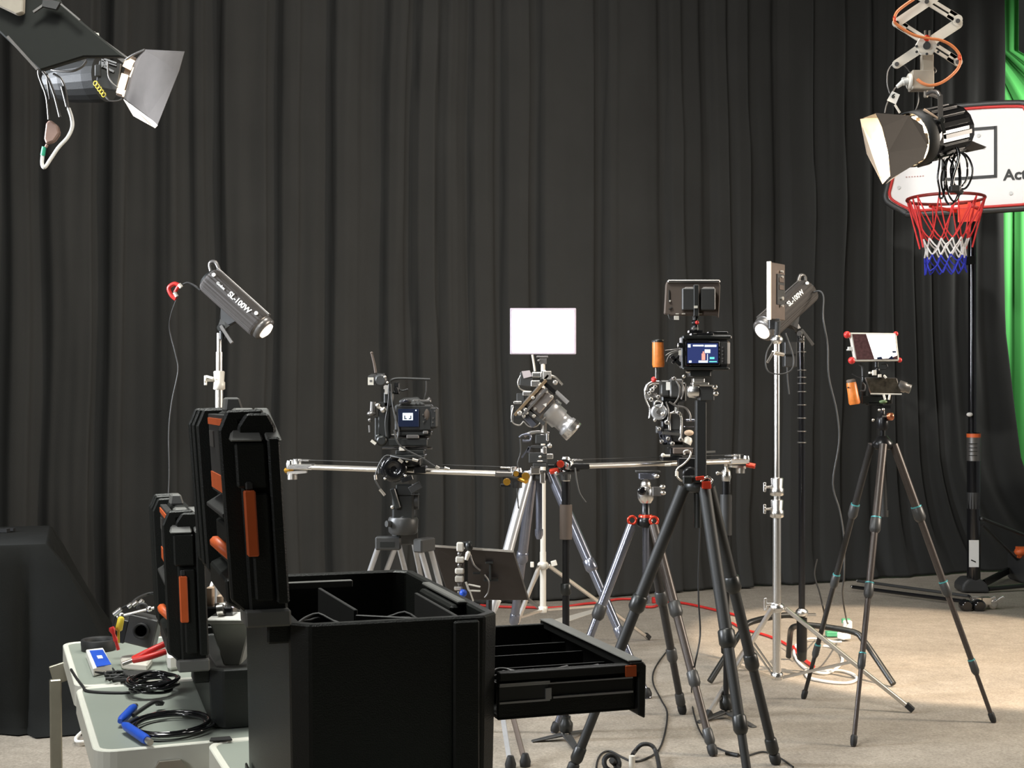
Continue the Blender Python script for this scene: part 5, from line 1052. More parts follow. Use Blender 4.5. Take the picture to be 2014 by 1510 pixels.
m=MB(); m.tube([P(1690,716,YP+.02),P(1696,722,YP+.02),P(1697,740,YP+.02)],.006,6); m.tube([P(1697,753,YP),P(1701,758,YP),P(1700,768,YP),P(1692,768,YP)],.004,6); m.tube([P(1676,735,YP+.02),P(1690,742,YP+.02),P(1700,744,YP+.02)],.0025,6); part(PH,'wire',m,M['grey'])
m=MB(); m.cyl(P(1738,776,YP-.01),P(1741,786,YP-.01),.005); m.cyl(P(1750,776,YP-.01),P(1748,786,YP-.01),.005); part(PH,'clamp_screw',m,M['cream'])
m=MB(); m.sph(P(1737,790,YP-.02),.014,12,(1.3,1,.6)); part(PH,'green_knob',m,mat('dark_green_knob',(.1,.16,.07),.4))
BG=thing('ball_head','small ball head with an orange knob on the slim right tripod','tripod head',P(1737,848,YP))
m=MB(); m.lathe(P(1736,846,YP),(0,0,1),[(0,.018),(.01,.024),(.05,.026),(.06,.018),(.065,.01),(.1,.01)],18); m.bx(1727,797,1749,803,YP,.04); part(BG,'socket',m,M['blackmetal'])
m=MB().lathe(P(1745,819,YP-.01),(1,-.5,0),[(0,.014),(.006,.017),(.024,.016),(.028,.010)],16); part(BG,'orange_knob',m,mat('copper_knob',(.6,.2,.1),.25,.8),'orange knob')
m=MB(); m.sph(P(1737,805,YP-.02),.007); m.sph(P(1717,826,YP-.01),.007); m.bx(1736,817,1743,820,YP-.03,.01); m.sph(P(1729,806,YP-.02),.006); part(BG,'small_knob',m,M['satin'])
# ------------------------------------------------------------ laptop-like screen, articulated arm and their stand
YL=5.85
LS=thing('flat_screen','dark flat screen seen from behind, low behind the large tool case','screen',P(955,1180,YL))
p=[P(849,1073,YL),P(1010,1084,YL-.02),P(1040,1180,YL+.1),P(885,1180,YL+.12)]
m=MB().prism(p,V((.0,.012,.0))); ls=part(LS,'back_shell',m,mat('dark_bronze',(.045,.037,.033),.4,.4),bev=.003)
m=MB(); m.bar(p[0]+V((0,-.002,0)),p[1]+V((0,-.002,0)),.009,.012); part(ls,'top_edge',m,M['satin'])
m=MB(); m.bar(p[1],p[2],.006,.012); part(ls,'side_edge',m,M['midgrey'])
m=MB(); m.bx(955,1104,970,1108,YL+.01,.02); m.bx(962,1108,966,1140,YL+.02,.02); m.bx(952,1138,980,1143,YL+.04,.02); m.bx(930,1125,945,1129,YL+.02,.02); part(ls,'back_mount',m,M['black'],bev=.001)
m=MB(); m.tube([P(925,1090,YL-.05),P(932,1110,YL-.05),P(945,1122,YL-.05)],.004,6); m.tube([P(953,1130,YL-.05),P(962,1145,YL-.05),P(960,1165,YL-.04),P(953,1175,YL-.04)],.0035,6); part(ls,'lead',m,M['midgrey'])
AR=thing('articulated_arm','segmented grey white articulated arm with a blue joint in front of the flat screen','clamp arm',P(905,1185,YL-.12))
for i,(x0,y0,x1,y1) in enumerate(((898,1066,912,1084),(896,1094,913,1106),(895,1117,913,1128),(895,1132,912,1144),(893,1152,910,1160))):
    m=MB(); m.bx(x0,y0,x1,y1,YL-.12,.03); part(AR,'segment',m,M['cream'] if i!=4 else M['satin'],bev=.006,segs=2)
m=MB()
for y in (1089,1111,1130,1148,1165): m.sph(P(904,y,YL-.12),.011)
m.cyl(P(905,1160,YL-.12),P(906,1185,YL-.12),.009); part(AR,'ball_joint',m,M['midgrey'])
m=MB(); m.sph(P(922,1074,YL-.12),.021,12,(.9,1,1.2)); m.bx(914,1090,920,1150,YL-.11,.02); m.cyl(P(908,1068,YL-.12),P(922,1068,YL-.12),.008); part(AR,'black_grip',m,M['black'])
m=MB(); m.sph(P(911,1166,YL-.15),.017); part(AR,'blue_knob',m,M['blue'],'blue knob')
m=MB(); m.bar(P(921,1149,YL-.14),P(945,1154,YL-.14),.007,.006); m.bar(P(921,1161,YL-.14),P(945,1162,YL-.14),.007,.006); m.bar(P(916,1144,YL-.14),P(922,1160,YL-.14),.009,.006); m.bar(P(924,1162,YL-.14),P(931,1182,YL-.14),.007,.006); m.lathe(P(917,1101,YL-.14),(.3,0,1),[(0,.008),(.03,.012),(.04,.006)],10); part(AR,'wing_lever',m,M['cream'],bev=.001)
b=V((P(960,1400,5.75).x,5.75,0))
LSt=thing('screen_stand','low dark tripod stand carrying the flat screen, its legs showing past the large case','stand',b)
m=MB(); m.cyl(V((b.x,b.y,.35)),P(962,1180,5.78),.014); part(LSt,'pole',m,M['black'])
m=MB().lathe(V((b.x,b.y,.42)),(0,0,1),[(0,.02),(.02,.03),(.05,.022)],14); part(LSt,'hub',m,M['black'])
for f,mt in ((onz(1004,1512),M['silver']),(onz(1033,1507),M['brown']),(onz(860,1420),M['black'])):
    m=MB().bar(V((b.x,b.y,.44)),f+V((0,0,.012)),.020,.014,(0,1,0)); lg=part(LSt,'leg',m,mt,bev=.002)
    m=MB().lathe(f,(0,0,1),[(0,.02),(.02,.022),(.05,.012)],12); part(lg,'rubber_foot',m,M['rubber'])
m=MB(); m.cyl(P(978,1178,6.3),P(968,1199,6.3),.022); solo('leg_highlight',m,M['white'],'lit stretch of the silver tripod leg painted white, behind the large case corner','tube')  # bright chrome stretch of the silver tripod leg, painted as a white cylinder
# ------------------------------------------------------------ basketball hoop
bd=V((.912,-.41,0)); bn=V((-.41,-.912,0)); BC=P(1906,300,8.75)
HP=thing('basketball_hoop','basketball hoop with white backboard and red, white and blue net','basketball hoop',V((P(1915,1160,9.9).x,9.7,0)))
def B(s,z,n=0): return V((BC.x,BC.y,0))+bd*s+V((0,0,z))+bn*n
k=8.75/F
def zz(y): return 1.4-(y-HY)*k
out=[(-.31,zz(213)),(-.36,zz(222)),(-.44,zz(262)),(-.515,zz(352)),(-.53,zz(376)),(-.50,zz(390)),(-.40,zz(408)),(-.33,zz(413)),(.33,zz(413)),(.40,zz(408)),(.50,zz(390)),(.53,zz(376)),(.515,zz(352)),(.44,zz(262)),(.36,zz(222)),(.31,zz(213)),(0,zz(209))]
def poly(sc_,dz=0,zc_=zz(312)): return [(s*sc_,(z-zc_)*(sc_**1.3)+zc_+dz) for s,z in out]
def rimtube(sc_,r,n): return [B(s,z,n) for s,z in poly(sc_)]
m=MB().prism([B(s,z,0) for s,z in poly(1)],-bn*.03); bb=part(HP,'backboard',m,M['boardw'],'white backboard')
m=MB().tube(rimtube(1.015,0,-.01),.022,8,3,closed=True); part(bb,'edge_padding',m,M['grey'],'grey edge padding')
m=MB().tube(rimtube(.965,0,.004),.010,6,3,closed=True); part(bb,'red_border',m,M['red'],'red border line')
def strip(s0,z0,s1,z1,w): 
    a=B(s0,z0,.004); b_=B(s1,z1,.004); return MB().bar(a,b_,w,.003,bn)
xr=.165; zt,zb2=zz(255),zz(350)
m=MB(); 
for q_ in ((-xr,zt,xr,zt),(-xr,zb2,xr,zb2),(-xr,zt+.01,-xr,zb2-.01),(xr,zt+.01,xr,zb2-.01)):
    m.bar(B(q_[0],q_[1],.003),B(q_[2],q_[3],.003),.02,.003,bn)
part(bb,'target_square',m,M['black'],'black target square')
letters(bb,'lettering','Active',.098,B(.215,zz(350),.004),bd,(0,0,1),M['black'],align='LEFT')
m=MB()
for i in range(7): m.box(B(-.40+i*.018,zz(340),.003),(.009,.003,.006))
part(bb,'small_print',m,mat('faint_pink_print',(.6,.35,.33),.6))
m=MB(); 
for s,z in ((.06,zz(268)),(.09,zz(292)),(.26,zz(385)),(-.45,zz(360))): m.cyl(B(s,z,0),B(s,z,.006),.012)
part(bb,'bolt',m,mat('pale_bolt',(.6,.6,.58),.4))
# ring and net
RC=P(1860,391,8.35); RR=.235
m=MB().tor(RC,(0,0,1),RR,.010,40,8); rg=part(HP,'ring',m,mat('dark_red_ring',(.22,.02,.015),.4),'dark red ring')
m=MB(); 
for s in (-1,1): m.bar(B(.08*s,RC.z-.02,.01),RC+bd*(.12*s)-bn*(-.0)+V((0,0,-.012))-bn*RR*.8,.012,.02,(0,0,1))
m.hexa([B(-.07,RC.z-.09,.0),B(.07,RC.z-.09,.0),B(.07,RC.z-.09,.012),B(-.07,RC.z-.09,.012)],[B(-.07,RC.z+.05,.0),B(.07,RC.z+.05,.0),B(.07,RC.z+.05,.012),B(-.07,RC.z+.05,.012)]); part(rg,'ring_bracket',m,M['redmetal'],'red ring bracket')
NS=12
def nr(z): # radius at z below ring
    t=z/.49; return RR*(1-.48*min(t/.62,1)**.85)+.012*max(0,t-.62)
levels=[0.0,.20,.255,.31,.365,.415,.47]
def npt(i,l,half): 
    a=2*math.pi*(i+(.5 if half else 0))/NS; z=levels[l]; r=nr(z); rnd=random.Random(i*7+l)
    return RC+V((r*math.cos(a)+rnd.uniform(-.012,.012),r*math.sin(a),-z+rnd.uniform(-.01,.01)*(l>0)))
for l0,l1,mt,nm,lb_,rr2 in ((0,2,M['redrope'],'net_top','red net cords',.0045),(2,4,M['whiterope'],'net_middle','white net cords',.0055),(4,6,M['deepblue'],'net_bottom','blue net cords',.005)):
    m=MB()
    for l in range(l0,l1):
        for i in range(NS):
            h=l%2; a=npt(i,l,h)
            if l==6-1:
                b1=npt(i,l+1,1-h); b2=npt(i-1 if not h else i+1,l+1,1-h)
            b1=npt(i,l+1,1-h); b2=npt((i-1)%NS if not h else (i+1)%NS,l+1,1-h)
            m.tube([a,(a+b1)/2+V((0,0,-.006)),b1],rr2,5,2); m.tube([a,(a+b2)/2+V((0,0,-.006)),b2],rr2,5,2)
    if l0==0:
        for a in (2.7,3.4,-.3,.4): 
            p0=RC+V((RR*math.cos(a),RR*math.sin(a),0)); p1=RC+V((.68*RR*math.cos(a),.6*RR*math.sin(a),-.31)); m.tube([p0,(p0+p1)/2,p1],.006,5,2)
    part(HP,nm,m,mt,lb_)
m=MB(); Y_=9.7; hx=P(1915,1000,Y_).x
m.cyl((hx,Y_,.08),(hx,Y_,zc(850,Y_)),.048,n=20); m.cyl((hx-.01,Y_,zc(855,Y_)),(hx-.01,Y_,zc(330,Y_)),.030,n=18); part(HP,'post',m,M['gloss'])
m=MB(); m.bar(V((hx-.01,Y_,zc(340,Y_))),B(-.02,zz(300),-.03),.03,.05,(1,0,0)); m.bar(V((hx-.01,Y_,zc(430,Y_))),B(-.02,zz(395),-.03),.03,.05,(1,0,0)); m.bx(1903,505,1913,520,Y_,.1); part(HP,'support_arm',m,M['black'])
m=MB(); 
for a0,y0,y1 in ((0,853,906),): m.lathe((hx,Y_,zc(y1,Y_)),(0,0,1),[(0,.050),(zc(y0,Y_)-zc(y1,Y_),.050)],20,cap=False)
lbp=part(HP,'post_label',m,M['midgrey'],'grey printed post label'); m=MB().lathe((hx,Y_,zc(860,Y_)),(0,0,1),[(0,.0505),(.028,.0505)],20); part(lbp,'label_top',m,M['orange'],'orange label top')
m=MB(); 
for y in (872,880,887,895): m.bx(1905,y,1922,y+1.2,Y_-.0495,.004)
part(lbp,'label_print',m,M['black'])
m=MB().bx(1906,1062,1925,1115,Y_-.047,.006); wlb=part(HP,'white_label',m,M['white'],'white sticker'); m=MB().bar(P(1910,1101,Y_-.052),P(1919,1105,Y_-.052),.008,.002); part(wlb,'label_mark',m,M['black'])
m=MB(); m.lathe((hx-.06,Y_-.02,.0),(.15,-1,0),[(0,.14),(.03,.15),(.05,.13)],24); m2=MB()
m=MB(); 
pts=[P(1893,1165,Y_-.05),P(1893,1150,Y_-.05),P(1905,1138,Y_-.05),P(1930,1138,Y_-.05),P(1944,1150,Y_-.05),P(1948,1166,Y_-.05)]
for q_ in pts: q_.z=max(q_.z,.005)
m.prism(pts,V((0,.2,0))); part(HP,'base_bracket',m,M['grey'],'curved grey base bracket',bev=.02,segs=3)
m=MB(); m.cyl(P(1933,1020,Y_),P(2040,1062,Y_+.5),.012); m.cyl(P(1933,1032,Y_),P(2000,1100,Y_+.5),.010); m.sph(P(1931,1020,Y_-.03),.016); part(HP,'base_strut',m,M['grey'])
m=MB(); m.cyl(P(1944,1158,Y_),P(2050,1148,Y_+.1),.016); m.bar(P(1935,1147,Y_+.1),P(1983,1122,Y_+.7),.05,.02); part(HP,'base_rod',m,M['black'])
m=MB(); m.sph(P(1907,815,Y_-.05),.02,10,(1.2,.6,.8)); part(HP,'post_knob',m,M['white'])
m=MB().lathe((hx,Y_,zc(1000,Y_)),(0,0,1),[(0,.0485),(.12,.049)],14,cap=False); part(HP,'tape',m,M['grey'])
m=MB(); m.box((P(2000,1120,10.2).x+.42,10.25,.11),(.8,.42,.22)); tk=solo('hoop_weight_box',m,M['grey'],'dark grey low box on the floor at the right edge behind the hoop post','box',bev=.02)
m=MB(); m.sph(P(2009,1085,10.2),.045,12,(1.3,1,.8)); m.bx(2000,1075,2020,1080,10.2,.06); m.box(P(2010,1092,10.2),(.06,.05,.04)); solo('orange_clamp',m,M['orange'],'orange clamp on the dark box at the right edge','clamp')
# ------------------------------------------------------------ pantograph and spotlight, top right
YQ=6.0
PG=thing('pantograph_hanger','cream scissor arm hanger holding the lit spotlight at top right','lamp hanger',P(1823,0,YQ))
def plate(a,b,w_,dy,slot=False):
    a=P(*a,YQ+dy); b=P(*b,YQ+dy); m=MB(); d=(b-a).normalized(); s=V((0,1,0)).cross(d)
    if slot:
        for k_ in (-1,1): m.bar(a+s*k_*w_*.3,b+s*k_*w_*.3,w_*.36,.006)
        m.bar(a,a+d*.05,w_,.006); m.bar(b-d*.05,b,w_,.006); m.bar((a+b)/2-d*.02,(a+b)/2+d*.02,w_,.006)
    else: m.bar(a,b,w_,.006)
    m.cyl(a+V((0,.006,0)),a-V((0,.006,0)),w_*.5); m.cyl(b+V((0,.006,0)),b-V((0,.006,0)),w_*.5)
    return m
for a,b,dy,sl in (((1764,126),(1884,44),-.03,False),((1764,45),(1884,122),.03,True),((1764,45),(1884,-36),-.03,False),((1884,38),(1764,-36),.03,True),((1764,126),(1884,200-152),.05,False)):
    part(PG,'scissor_arm',plate(a,b,.040,dy,sl),M['cream'])
for x,y in ((1764,126),(1764,45),(1884,41),(1884,122),(1823,85),(1823,3)):
    m=MB().cyl(P(x,y,YQ-.06),P(x,y,YQ+.07),.010,n=12); part(PG,'pivot_pin',m,M['midgrey'])
m=MB().prism([P(1812,70,YQ-.05),P(1834,70,YQ-.05),P(1845,88,YQ-.05),P(1834,108,YQ-.05),P(1812,108,YQ-.05),P(1801,88,YQ-.05)],V((0,.012,0))); hp=part(PG,'hub_plate',m,M['cream'],bev=.002)
m=MB(); 
for x,y,r in ((1823,90,.017),(1803,91,.006),(1803,102,.006),(1845,88,.006),(1845,102,.006),(1823,106,.006)): m.cyl(P(x,y,YQ-.058),P(x,y,YQ-.05),r)
part(hp,'hole',m,M['grey'])
m=MB(); m.bx(1818,60,1821,72,YQ-.05,.01); m.bx(1827,60,1830,72,YQ-.05,.01); part(hp,'clip',m,M['satin'])
pc(PG,'drop_bracket',[(1812,108,1834,144,.04)],M['beige'],Y=YQ,bev=.003)
jb=pc(PG,'junction_box',[(1790,141,1833,178,.07)],M['beige'],Y=YQ,bev=.004)
m=MB().lathe(P(1791,160,YQ-.01),(-1,0,0),[(0,.036),(.010,.036),(.014,.03)],18); part(jb,'socket',m,M['cream'])
m=MB(); m.cyl(P(1786,160,YQ-.02),P(1776,162,YQ-.02),.016); m.lathe(P(1778,160,YQ-.02),P(1764,171,YQ-.02)-P(1778,160,YQ-.02),[(0,.013),(.5,.011),(1,.008)],12,rel=True); m.bx(1774,153,1782,158,YQ-.02,.02); part(PG,'plug',m,M['white'],'white plug')
m=MB(); m.lathe(P(1821,192,YQ),(0,0,1),[(0,.008),(.006,.011),(.03,.011)],12); part(PG,'spigot',m,M['beige'])
m=MB(); m.tube([P(1804,156,YQ-.05),P(1815,164,YQ-.06),P(1832,168,YQ-.07),P(1856,160,YQ-.07),P(1880,140,YQ-.07),P(1889,122,YQ-.07),P(1886,106,YQ-.07),P(1872,90,YQ-.07),P(1850,79,YQ-.07),P(1823,75,YQ-.07),P(1795,68,YQ-.07),P(1766,50,YQ-.07),P(1759,40,YQ-.07),P(1764,24,YQ-.07),P(1780,10,YQ-.07),P(1800,-4,YQ-.07),P(1815,-20,YQ-.07)],.0068,8); cp=part(PG,'orange_cable',m,M['copper'],'orange cable wound through the arms')
m=MB()
for x,y in ((1759,38),(1823,75),(1887,113)): m.tor(P(x,y,YQ-.07),(0,1,0) if x==1823 else (1,0,.2),.011,.004,12,6)
part(cp,'cable_tie',m,M['redmetal'])
m=MB(); m.tube([P(1756,126,YQ-.02),P(1746,140,YQ-.02),P(1745,165,YQ-.02),P(1750,184,YQ-.02)],.003,6); m.tube([P(1762,172,YQ-.02),P(1756,180,YQ-.02),P(1744,205,YQ-.02),P(1740,222,YQ-.02)],.0035,6); m.tube([P(1777,128,YQ),P(1785,136,YQ),P(1791,145,YQ)],.0025,6); m.tube([P(1836,132,YQ),P(1841,138,YQ),P(1839,143,YQ),P(1834,142,YQ)],.003,6); m.tube([P(1806,180,YQ),P(1806,200,YQ),P(1800,218,YQ)],.003,6); part(PG,'thin_lead',m,M['midgrey'])
m=MB().prism([P(1755,179,YQ-.03),P(1770,186,YQ-.03),P(1762,205,YQ-.03),P(1745,197,YQ-.03)],V((0,.004,0))); tg=part(PG,'white_tag',m,M['white'],'white tag'); 
letters(tg,'lettering','6',.03,P(1757,189,YQ-.032),(.9,0,-.3),(.3,0,.9),M['black'])
m=MB(); m.cyl(P(1760,206,YQ-.03),P(1770,222,YQ-.03),.005); part(PG,'safety_clip',m,M['cream'])
# spotlight body
SP=thing('spotlight','large black theatre spotlight at top right shining with open barn doors','spotlight',P(1850,185,YQ))
ax=V((-.93,-.30,-.18)).normalized(); bk=P(1886,252,YQ+.05); fc=P(1806,271,YQ-.05)
ax=(fc-bk).normalized(); Ls=(fc-bk).length
m=MB().lathe(bk,ax,[(0,.085),(.012,.108),(.05,.114),(Ls-.03,.114),(Ls-.03,.122),(Ls,.122),(Ls+.004,.10)],14,smooth=False); hs=part(SP,'housing',m,M['gloss'],bev=.003)
m=MB(); x_,y_,_d=basis(ax)
for i in range(14):
    a=2*math.pi*(i+.5)/14; c=bk+ax*.04+x_*(.115*math.cos(a))+y_*(.115*math.sin(a)); e_=bk+ax*(Ls-.05)+x_*(.115*math.cos(a))+y_*(.115*math.sin(a))
    m.bar(c,e_,.020,.008,(c-bk-ax*.04))
part(hs,'cooling_fin',m,M['blackmetal'],bev=.001)
m=MB(); m.tube([bk+ax*(Ls*.62)+V((0,-.12,0))+V((0,0,.03)),bk+ax*(Ls*.9)+V((0,-.09,.09)),fc+V((.0,-.08,.11))],.006,6); m.bx(1800,232,1808,240,YQ-.1,.03); part(hs,'side_hinge',m,M['tan'])
m=MB(); m.bx(1812,262,1832,284,YQ-.12,.02); part(hs,'side_window',m,M['grey'],bev=.002)
m=MB().lathe(fc+ax*.002,ax,[(0,.098),(.006,.098)],28); part(hs,'lens',m,M['lampglow'],'glowing lens')
m=MB().tor(fc+ax*.008,ax,.112,.008,30,6); gr_=part(SP,'front_ring',m,M['doordark'])
m=MB().lathe(fc-ax*.01,ax,[(0,.124),(.062,.124),(.062,.118),(.012,.118)],28,cap=False); part(SP,'front_hood',m,M['blackm'])
# yoke
m=MB(); m.bar(P(1849,186,YQ-.14),P(1851,286,YQ-.14),.022,.006); m.tube([P(1822,186,YQ),P(1832,180,YQ-.06),P(1843,181,YQ-.12),P(1849,190,YQ-.14)],.009,6,3); m.bar(P(1849,196,YQ+.16),P(1851,286,YQ+.16),.022,.006); m.tube([P(1822,186,YQ),P(1832,186,YQ+.08),P(1848,192,YQ+.16)],.009,6,3); yk=part(SP,'yoke',m,M['midgrey'])
m=MB(); m.lathe(P(1850,238,YQ-.143),(0,-1,0),[(0,.014),(.012,.016),(.02,.010)],12); m.bar(P(1852,240,YQ-.16),P(1858,262,YQ-.16),.012,.008); part(yk,'tilt_knob',m,M['black'])
m=MB(); m.prism([P(1892,281,YQ),P(1905,274,YQ),P(1941,289,YQ),P(1908,296,YQ),P(1893,292,YQ)],V((0,.05,0))); part(SP,'rear_flag',m,M['doordark'],bev=.001)
m=MB(); m.prism([P(1803,318,YQ-.03),P(1828,312,YQ-.03),P(1834,320,YQ-.03),P(1812,326,YQ-.03)],V((0,.05,0))); part(SP,'lower_shelf',m,M['black'])
# barn doors
def door(pts,mt,name='barn_door',nrm=None,label=None):
    m=MB().prism(pts,nrm or V((0,.003,0))); return part(SP,name,m,mt,label)
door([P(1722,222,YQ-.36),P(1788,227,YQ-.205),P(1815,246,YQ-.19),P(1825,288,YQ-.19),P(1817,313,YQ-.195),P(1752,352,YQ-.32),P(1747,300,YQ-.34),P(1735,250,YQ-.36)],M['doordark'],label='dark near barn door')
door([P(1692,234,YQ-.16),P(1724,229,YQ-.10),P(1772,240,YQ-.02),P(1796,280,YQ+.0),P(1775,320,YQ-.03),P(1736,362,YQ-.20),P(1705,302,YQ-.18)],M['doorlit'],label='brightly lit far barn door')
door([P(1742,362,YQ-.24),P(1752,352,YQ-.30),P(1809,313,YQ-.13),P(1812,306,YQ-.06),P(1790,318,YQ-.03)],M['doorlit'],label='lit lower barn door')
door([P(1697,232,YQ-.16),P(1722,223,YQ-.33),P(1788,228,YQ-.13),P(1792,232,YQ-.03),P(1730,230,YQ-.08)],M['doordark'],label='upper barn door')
pd=bpy.data.lights.new('lamp_bulb','POINT'); pd.energy=9; pd.color=(1,.78,.5); pd.shadow_soft_size=.03
po=bpy.data.objects.new('lamp_bulb',pd); col.objects.link(po); po.location=fc+ax*.06
# cable bundle hanging off it
m=MB()
for k_,(x0,x1,y0,y1) in enumerate(((1846,1858,310,390),(1853,1886,310,402),(1862,1890,300,396),(1872,1912,300,372),(1858,1874,312,378),(1870,1902,298,368))):
    cx_=(x0+x1)/2; pts=[P(cx_+(x1-x0)/2*math.cos(a)+random.uniform(-2,2),(y0+y1)/2+(y1-y0)/2*math.sin(a),YQ-.06+.02*math.cos(a*2+k_)) for a in [i*math.pi/5 for i in range(10)]]
    m.tube(pts,.0045,6,4,closed=True)
m.tube([P(1882,290,YQ-.07),P(1886,310,YQ-.08),P(1876,345,YQ-.08),P(1872,365,YQ-.08)],.008,7)
cbn=solo('cable_bundle',m,M['gloss'],'bundle of looped black cable hanging below the right spotlight','cable')
m=MB(); m.bx(1868,365,1886,378,YQ-.08,.04); m.bar(P(1876,372,YQ-.08),P(1893,380,YQ-.08),.02,.03); solo('black_plug',m,M['rubber'],'black plug in the middle of the cable bundle under the right spotlight','plug',bev=.004)
# ------------------------------------------------------------ top left spotlight
YT=5.4
TL=thing('spotlight','black theatre spotlight at top left seen from behind its grey barn door','spotlight',P(190,60,YT))
hb0=P(95,160,YT+.12); hb1=P(225,152,YT-.0)
m=MB().lathe(P(88,165,YT+.1),P(228,152,YT)-P(88,165,YT+.1),[(0,.03),(.03,.06),(.12,.085),(.24,.095),(.29,.095)],20,smooth=False); h1=part(TL,'housing',m,M['blackm'],bev=.003)
m=MB(); m.box(P(215,150,YT-.1),(.09,.03,.11),Matrix.Rotation(.15,3,'Y')); m.bx(188,128,200,152,YT-.11,.03); part(h1,'front_box',m,M['grey'],bev=.004)
m=MB(); m.bar(P(200,114,YT-.12),P(229,124,YT-.12),.006,.004); m.bar(P(200,120,YT-.12),P(229,129,YT-.12),.004,.004); m.bar(P(203,130,YT-.12),P(224,141,YT-.12),.008,.004); m.bar(P(202,114,YT-.12),P(202,132,YT-.12),.010,.004); m.prism([P(204,128,YT-.122),P(209,118,YT-.122),P(212,130,YT-.122)],V((0,.003,0))); part(h1,'label_frame',m,M['silver'])
cfr=P(244,152,YT-.03); fa=V((.93,-.2,-.28)).normalized()
m=MB(); m.bar(P(262,112,YT-.1),P(236,190,YT-.1),.030,.02); ri=part(TL,'front_frame',m,M['brown'],bev=.003)
m=MB(); m.bar(P(258,116,YT-.12),P(249,134,YT-.12),.034,.01); m.bar(P(246,146,YT-.12),P(235,184,YT-.12),.026,.01); m.bar(P(264,133,YT-.125),P(256,152,YT-.125),.008,.006); m.bx(241,178,248,190,YT-.125,.006); part(ri,'glowing_slot',m,mat('warm_slot_glow',(1,.8,.6),.5,emit=(1,.75,.5),es=2),'warm glowing slots')
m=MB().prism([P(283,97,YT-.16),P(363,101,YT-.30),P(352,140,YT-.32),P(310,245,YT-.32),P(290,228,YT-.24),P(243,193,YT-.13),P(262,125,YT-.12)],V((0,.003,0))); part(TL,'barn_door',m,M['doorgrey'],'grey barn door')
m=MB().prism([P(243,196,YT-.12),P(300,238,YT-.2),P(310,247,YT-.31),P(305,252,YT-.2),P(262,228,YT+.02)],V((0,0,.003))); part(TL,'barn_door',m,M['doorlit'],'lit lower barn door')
m=MB(); m.bar(P(200,84,YT-.12),P(247,118,YT-.12),.030,.006); m.tube([P(247,118,YT-.12),P(262,108,YT-.14),P(285,98,YT-.16)],.006,6,3); m.bar(P(186,62,YT-.12),P(183,78,YT-.12),.008,.006); m.bar(P(150,45,YT-.12),P(200,84,YT-.12),.03,.006); part(TL,'yoke',m,M['midgrey'],bev=.001)
m=MB(); m.prism([P(186,64,YT-.125),P(194,65,YT-.125),P(196,75,YT-.125),P(188,76,YT-.125)],V((0,.003,0))); part(TL,'yellow_tag',m,M['cream'])
m=MB(); 
for i in range(5):
    c=P(188+4*i,164+5.5*i,YT-.14); m.tor(c,(.3,1,.2*(i%2)),.009,.0025,12,5)
part(TL,'yellow_chain',m,M['yellow'],'yellow chain')
m=MB(); m.tube([P(206,188,YT-.14),P(216,198,YT-.14),P(232,198,YT-.14),P(240,194,YT-.14)],.003,6); m.tube([P(212,121,YT-.14),P(213,148,YT-.14),P(220,162,YT-.14),P(232,172,YT-.14)],.003,6); m.tube([P(94,135,YT-.1),P(110,139,YT-.12),P(140,140,YT-.14),P(160,132,YT-.14),P(170,120,YT-.14)],.005,6); m.bar(P(157,114,YT-.14),P(170,120,YT-.14),.012,.006); part(TL,'lead',m,M['midgrey'])
# big dark lamp housing above it
BL=thing('soft_lamp','large black lamp housing at the top left corner above the spotlight','lamp',P(90,0,5.0))
m=MB().prism([P(-30,-40,5.0),P(100,-30,5.0),P(118,5,5.0),P(160,42,5.0),P(246,113,5.0),P(235,112,5.0),P(165,112,5.0),P(78,139,5.0),P(-5,60,5.0)],V((-.02,.10,.02))); part(BL,'housing',m,mat('black_green_housing',(.008,.0095,.007),.85),bev=.008)
m=MB().prism([P(-12,-30,4.96),P(46,-30,4.96),P(44,24,4.96),P(32,28,4.96),P(-10,8,4.96)],V((0,.03,0))); part(BL,'end_plate',m,M['beige'],bev=.004)
m=MB(); m.bar(P(120,8,4.96),P(158,40,4.96),.006,.01); m.bar(P(66,24,4.96),P(86,10,4.96),.008,.01); m.bar(P(15,72,4.96),P(74,137,4.96),.010,.01); part(BL,'edge_strip',m,M['midgrey'])
m=MB().prism([P(85,-5,4.95),P(118,4,4.95),P(110,18,4.95),P(82,12,4.95)],V((0,.02,0))); part(BL,'corner_bracket',m,M['grey'])
CBL=thing('cable_loops','grey and black cable loops hanging from the top left lamp','cable',P(90,140,YT-.2))
m=MB(); m.tube([P(84,140,5.2),P(95,155,5.2),P(108,190,5.2),P(118,230,5.2)],.006,6); m.tube([P(76,136,5.2),P(77,150,5.2),P(90,185,5.2),P(94,210,5.2),P(96,235,5.2)],.005,6); m.tube([P(105,145,5.2),P(120,155,5.2),P(128,175,5.2),P(134,212,5.2)],.005,6); m.tube([P(92,145,5.2),P(94,165,5.2),P(98,195,5.2)],.005,6); m.tube([P(122,170,5.2),P(127,190,5.2),P(132,210,5.2)],.007,6); part(CBL,'cable_strand',m,M['midgrey'])
m=MB(); m.tube([P(135,213,5.2),P(141,232,5.2),P(142,250,5.2),P(133,270,5.2),P(115,290,5.2),P(100,312,5.2),P(88,329,5.2),P(83,322,5.2),P(84,306,5.2)],.0075,8); part(CBL,'white_sleeve',m,M['white'],'white cable sleeve')
m=MB().cyl(P(84,306,5.2),P(87,289,5.2),.009); part(CBL,'green_band',m,mat('green_band',(.03,.35,.2),.5),'green band')
m=MB(); m.prism([P(90,240,5.19),P(98,235,5.19),P(112,246,5.19),P(116,262,5.19),P(105,278,5.19),P(90,283,5.19),P(86,272,5.19)],V((0,.03,0))); m.cyl(P(93,284,5.2),P(90,290,5.2),.006); part(CBL,'brown_plug',m,mat('brown_plug',(.3,.19,.15),.5),'brown plug',bev=.006)
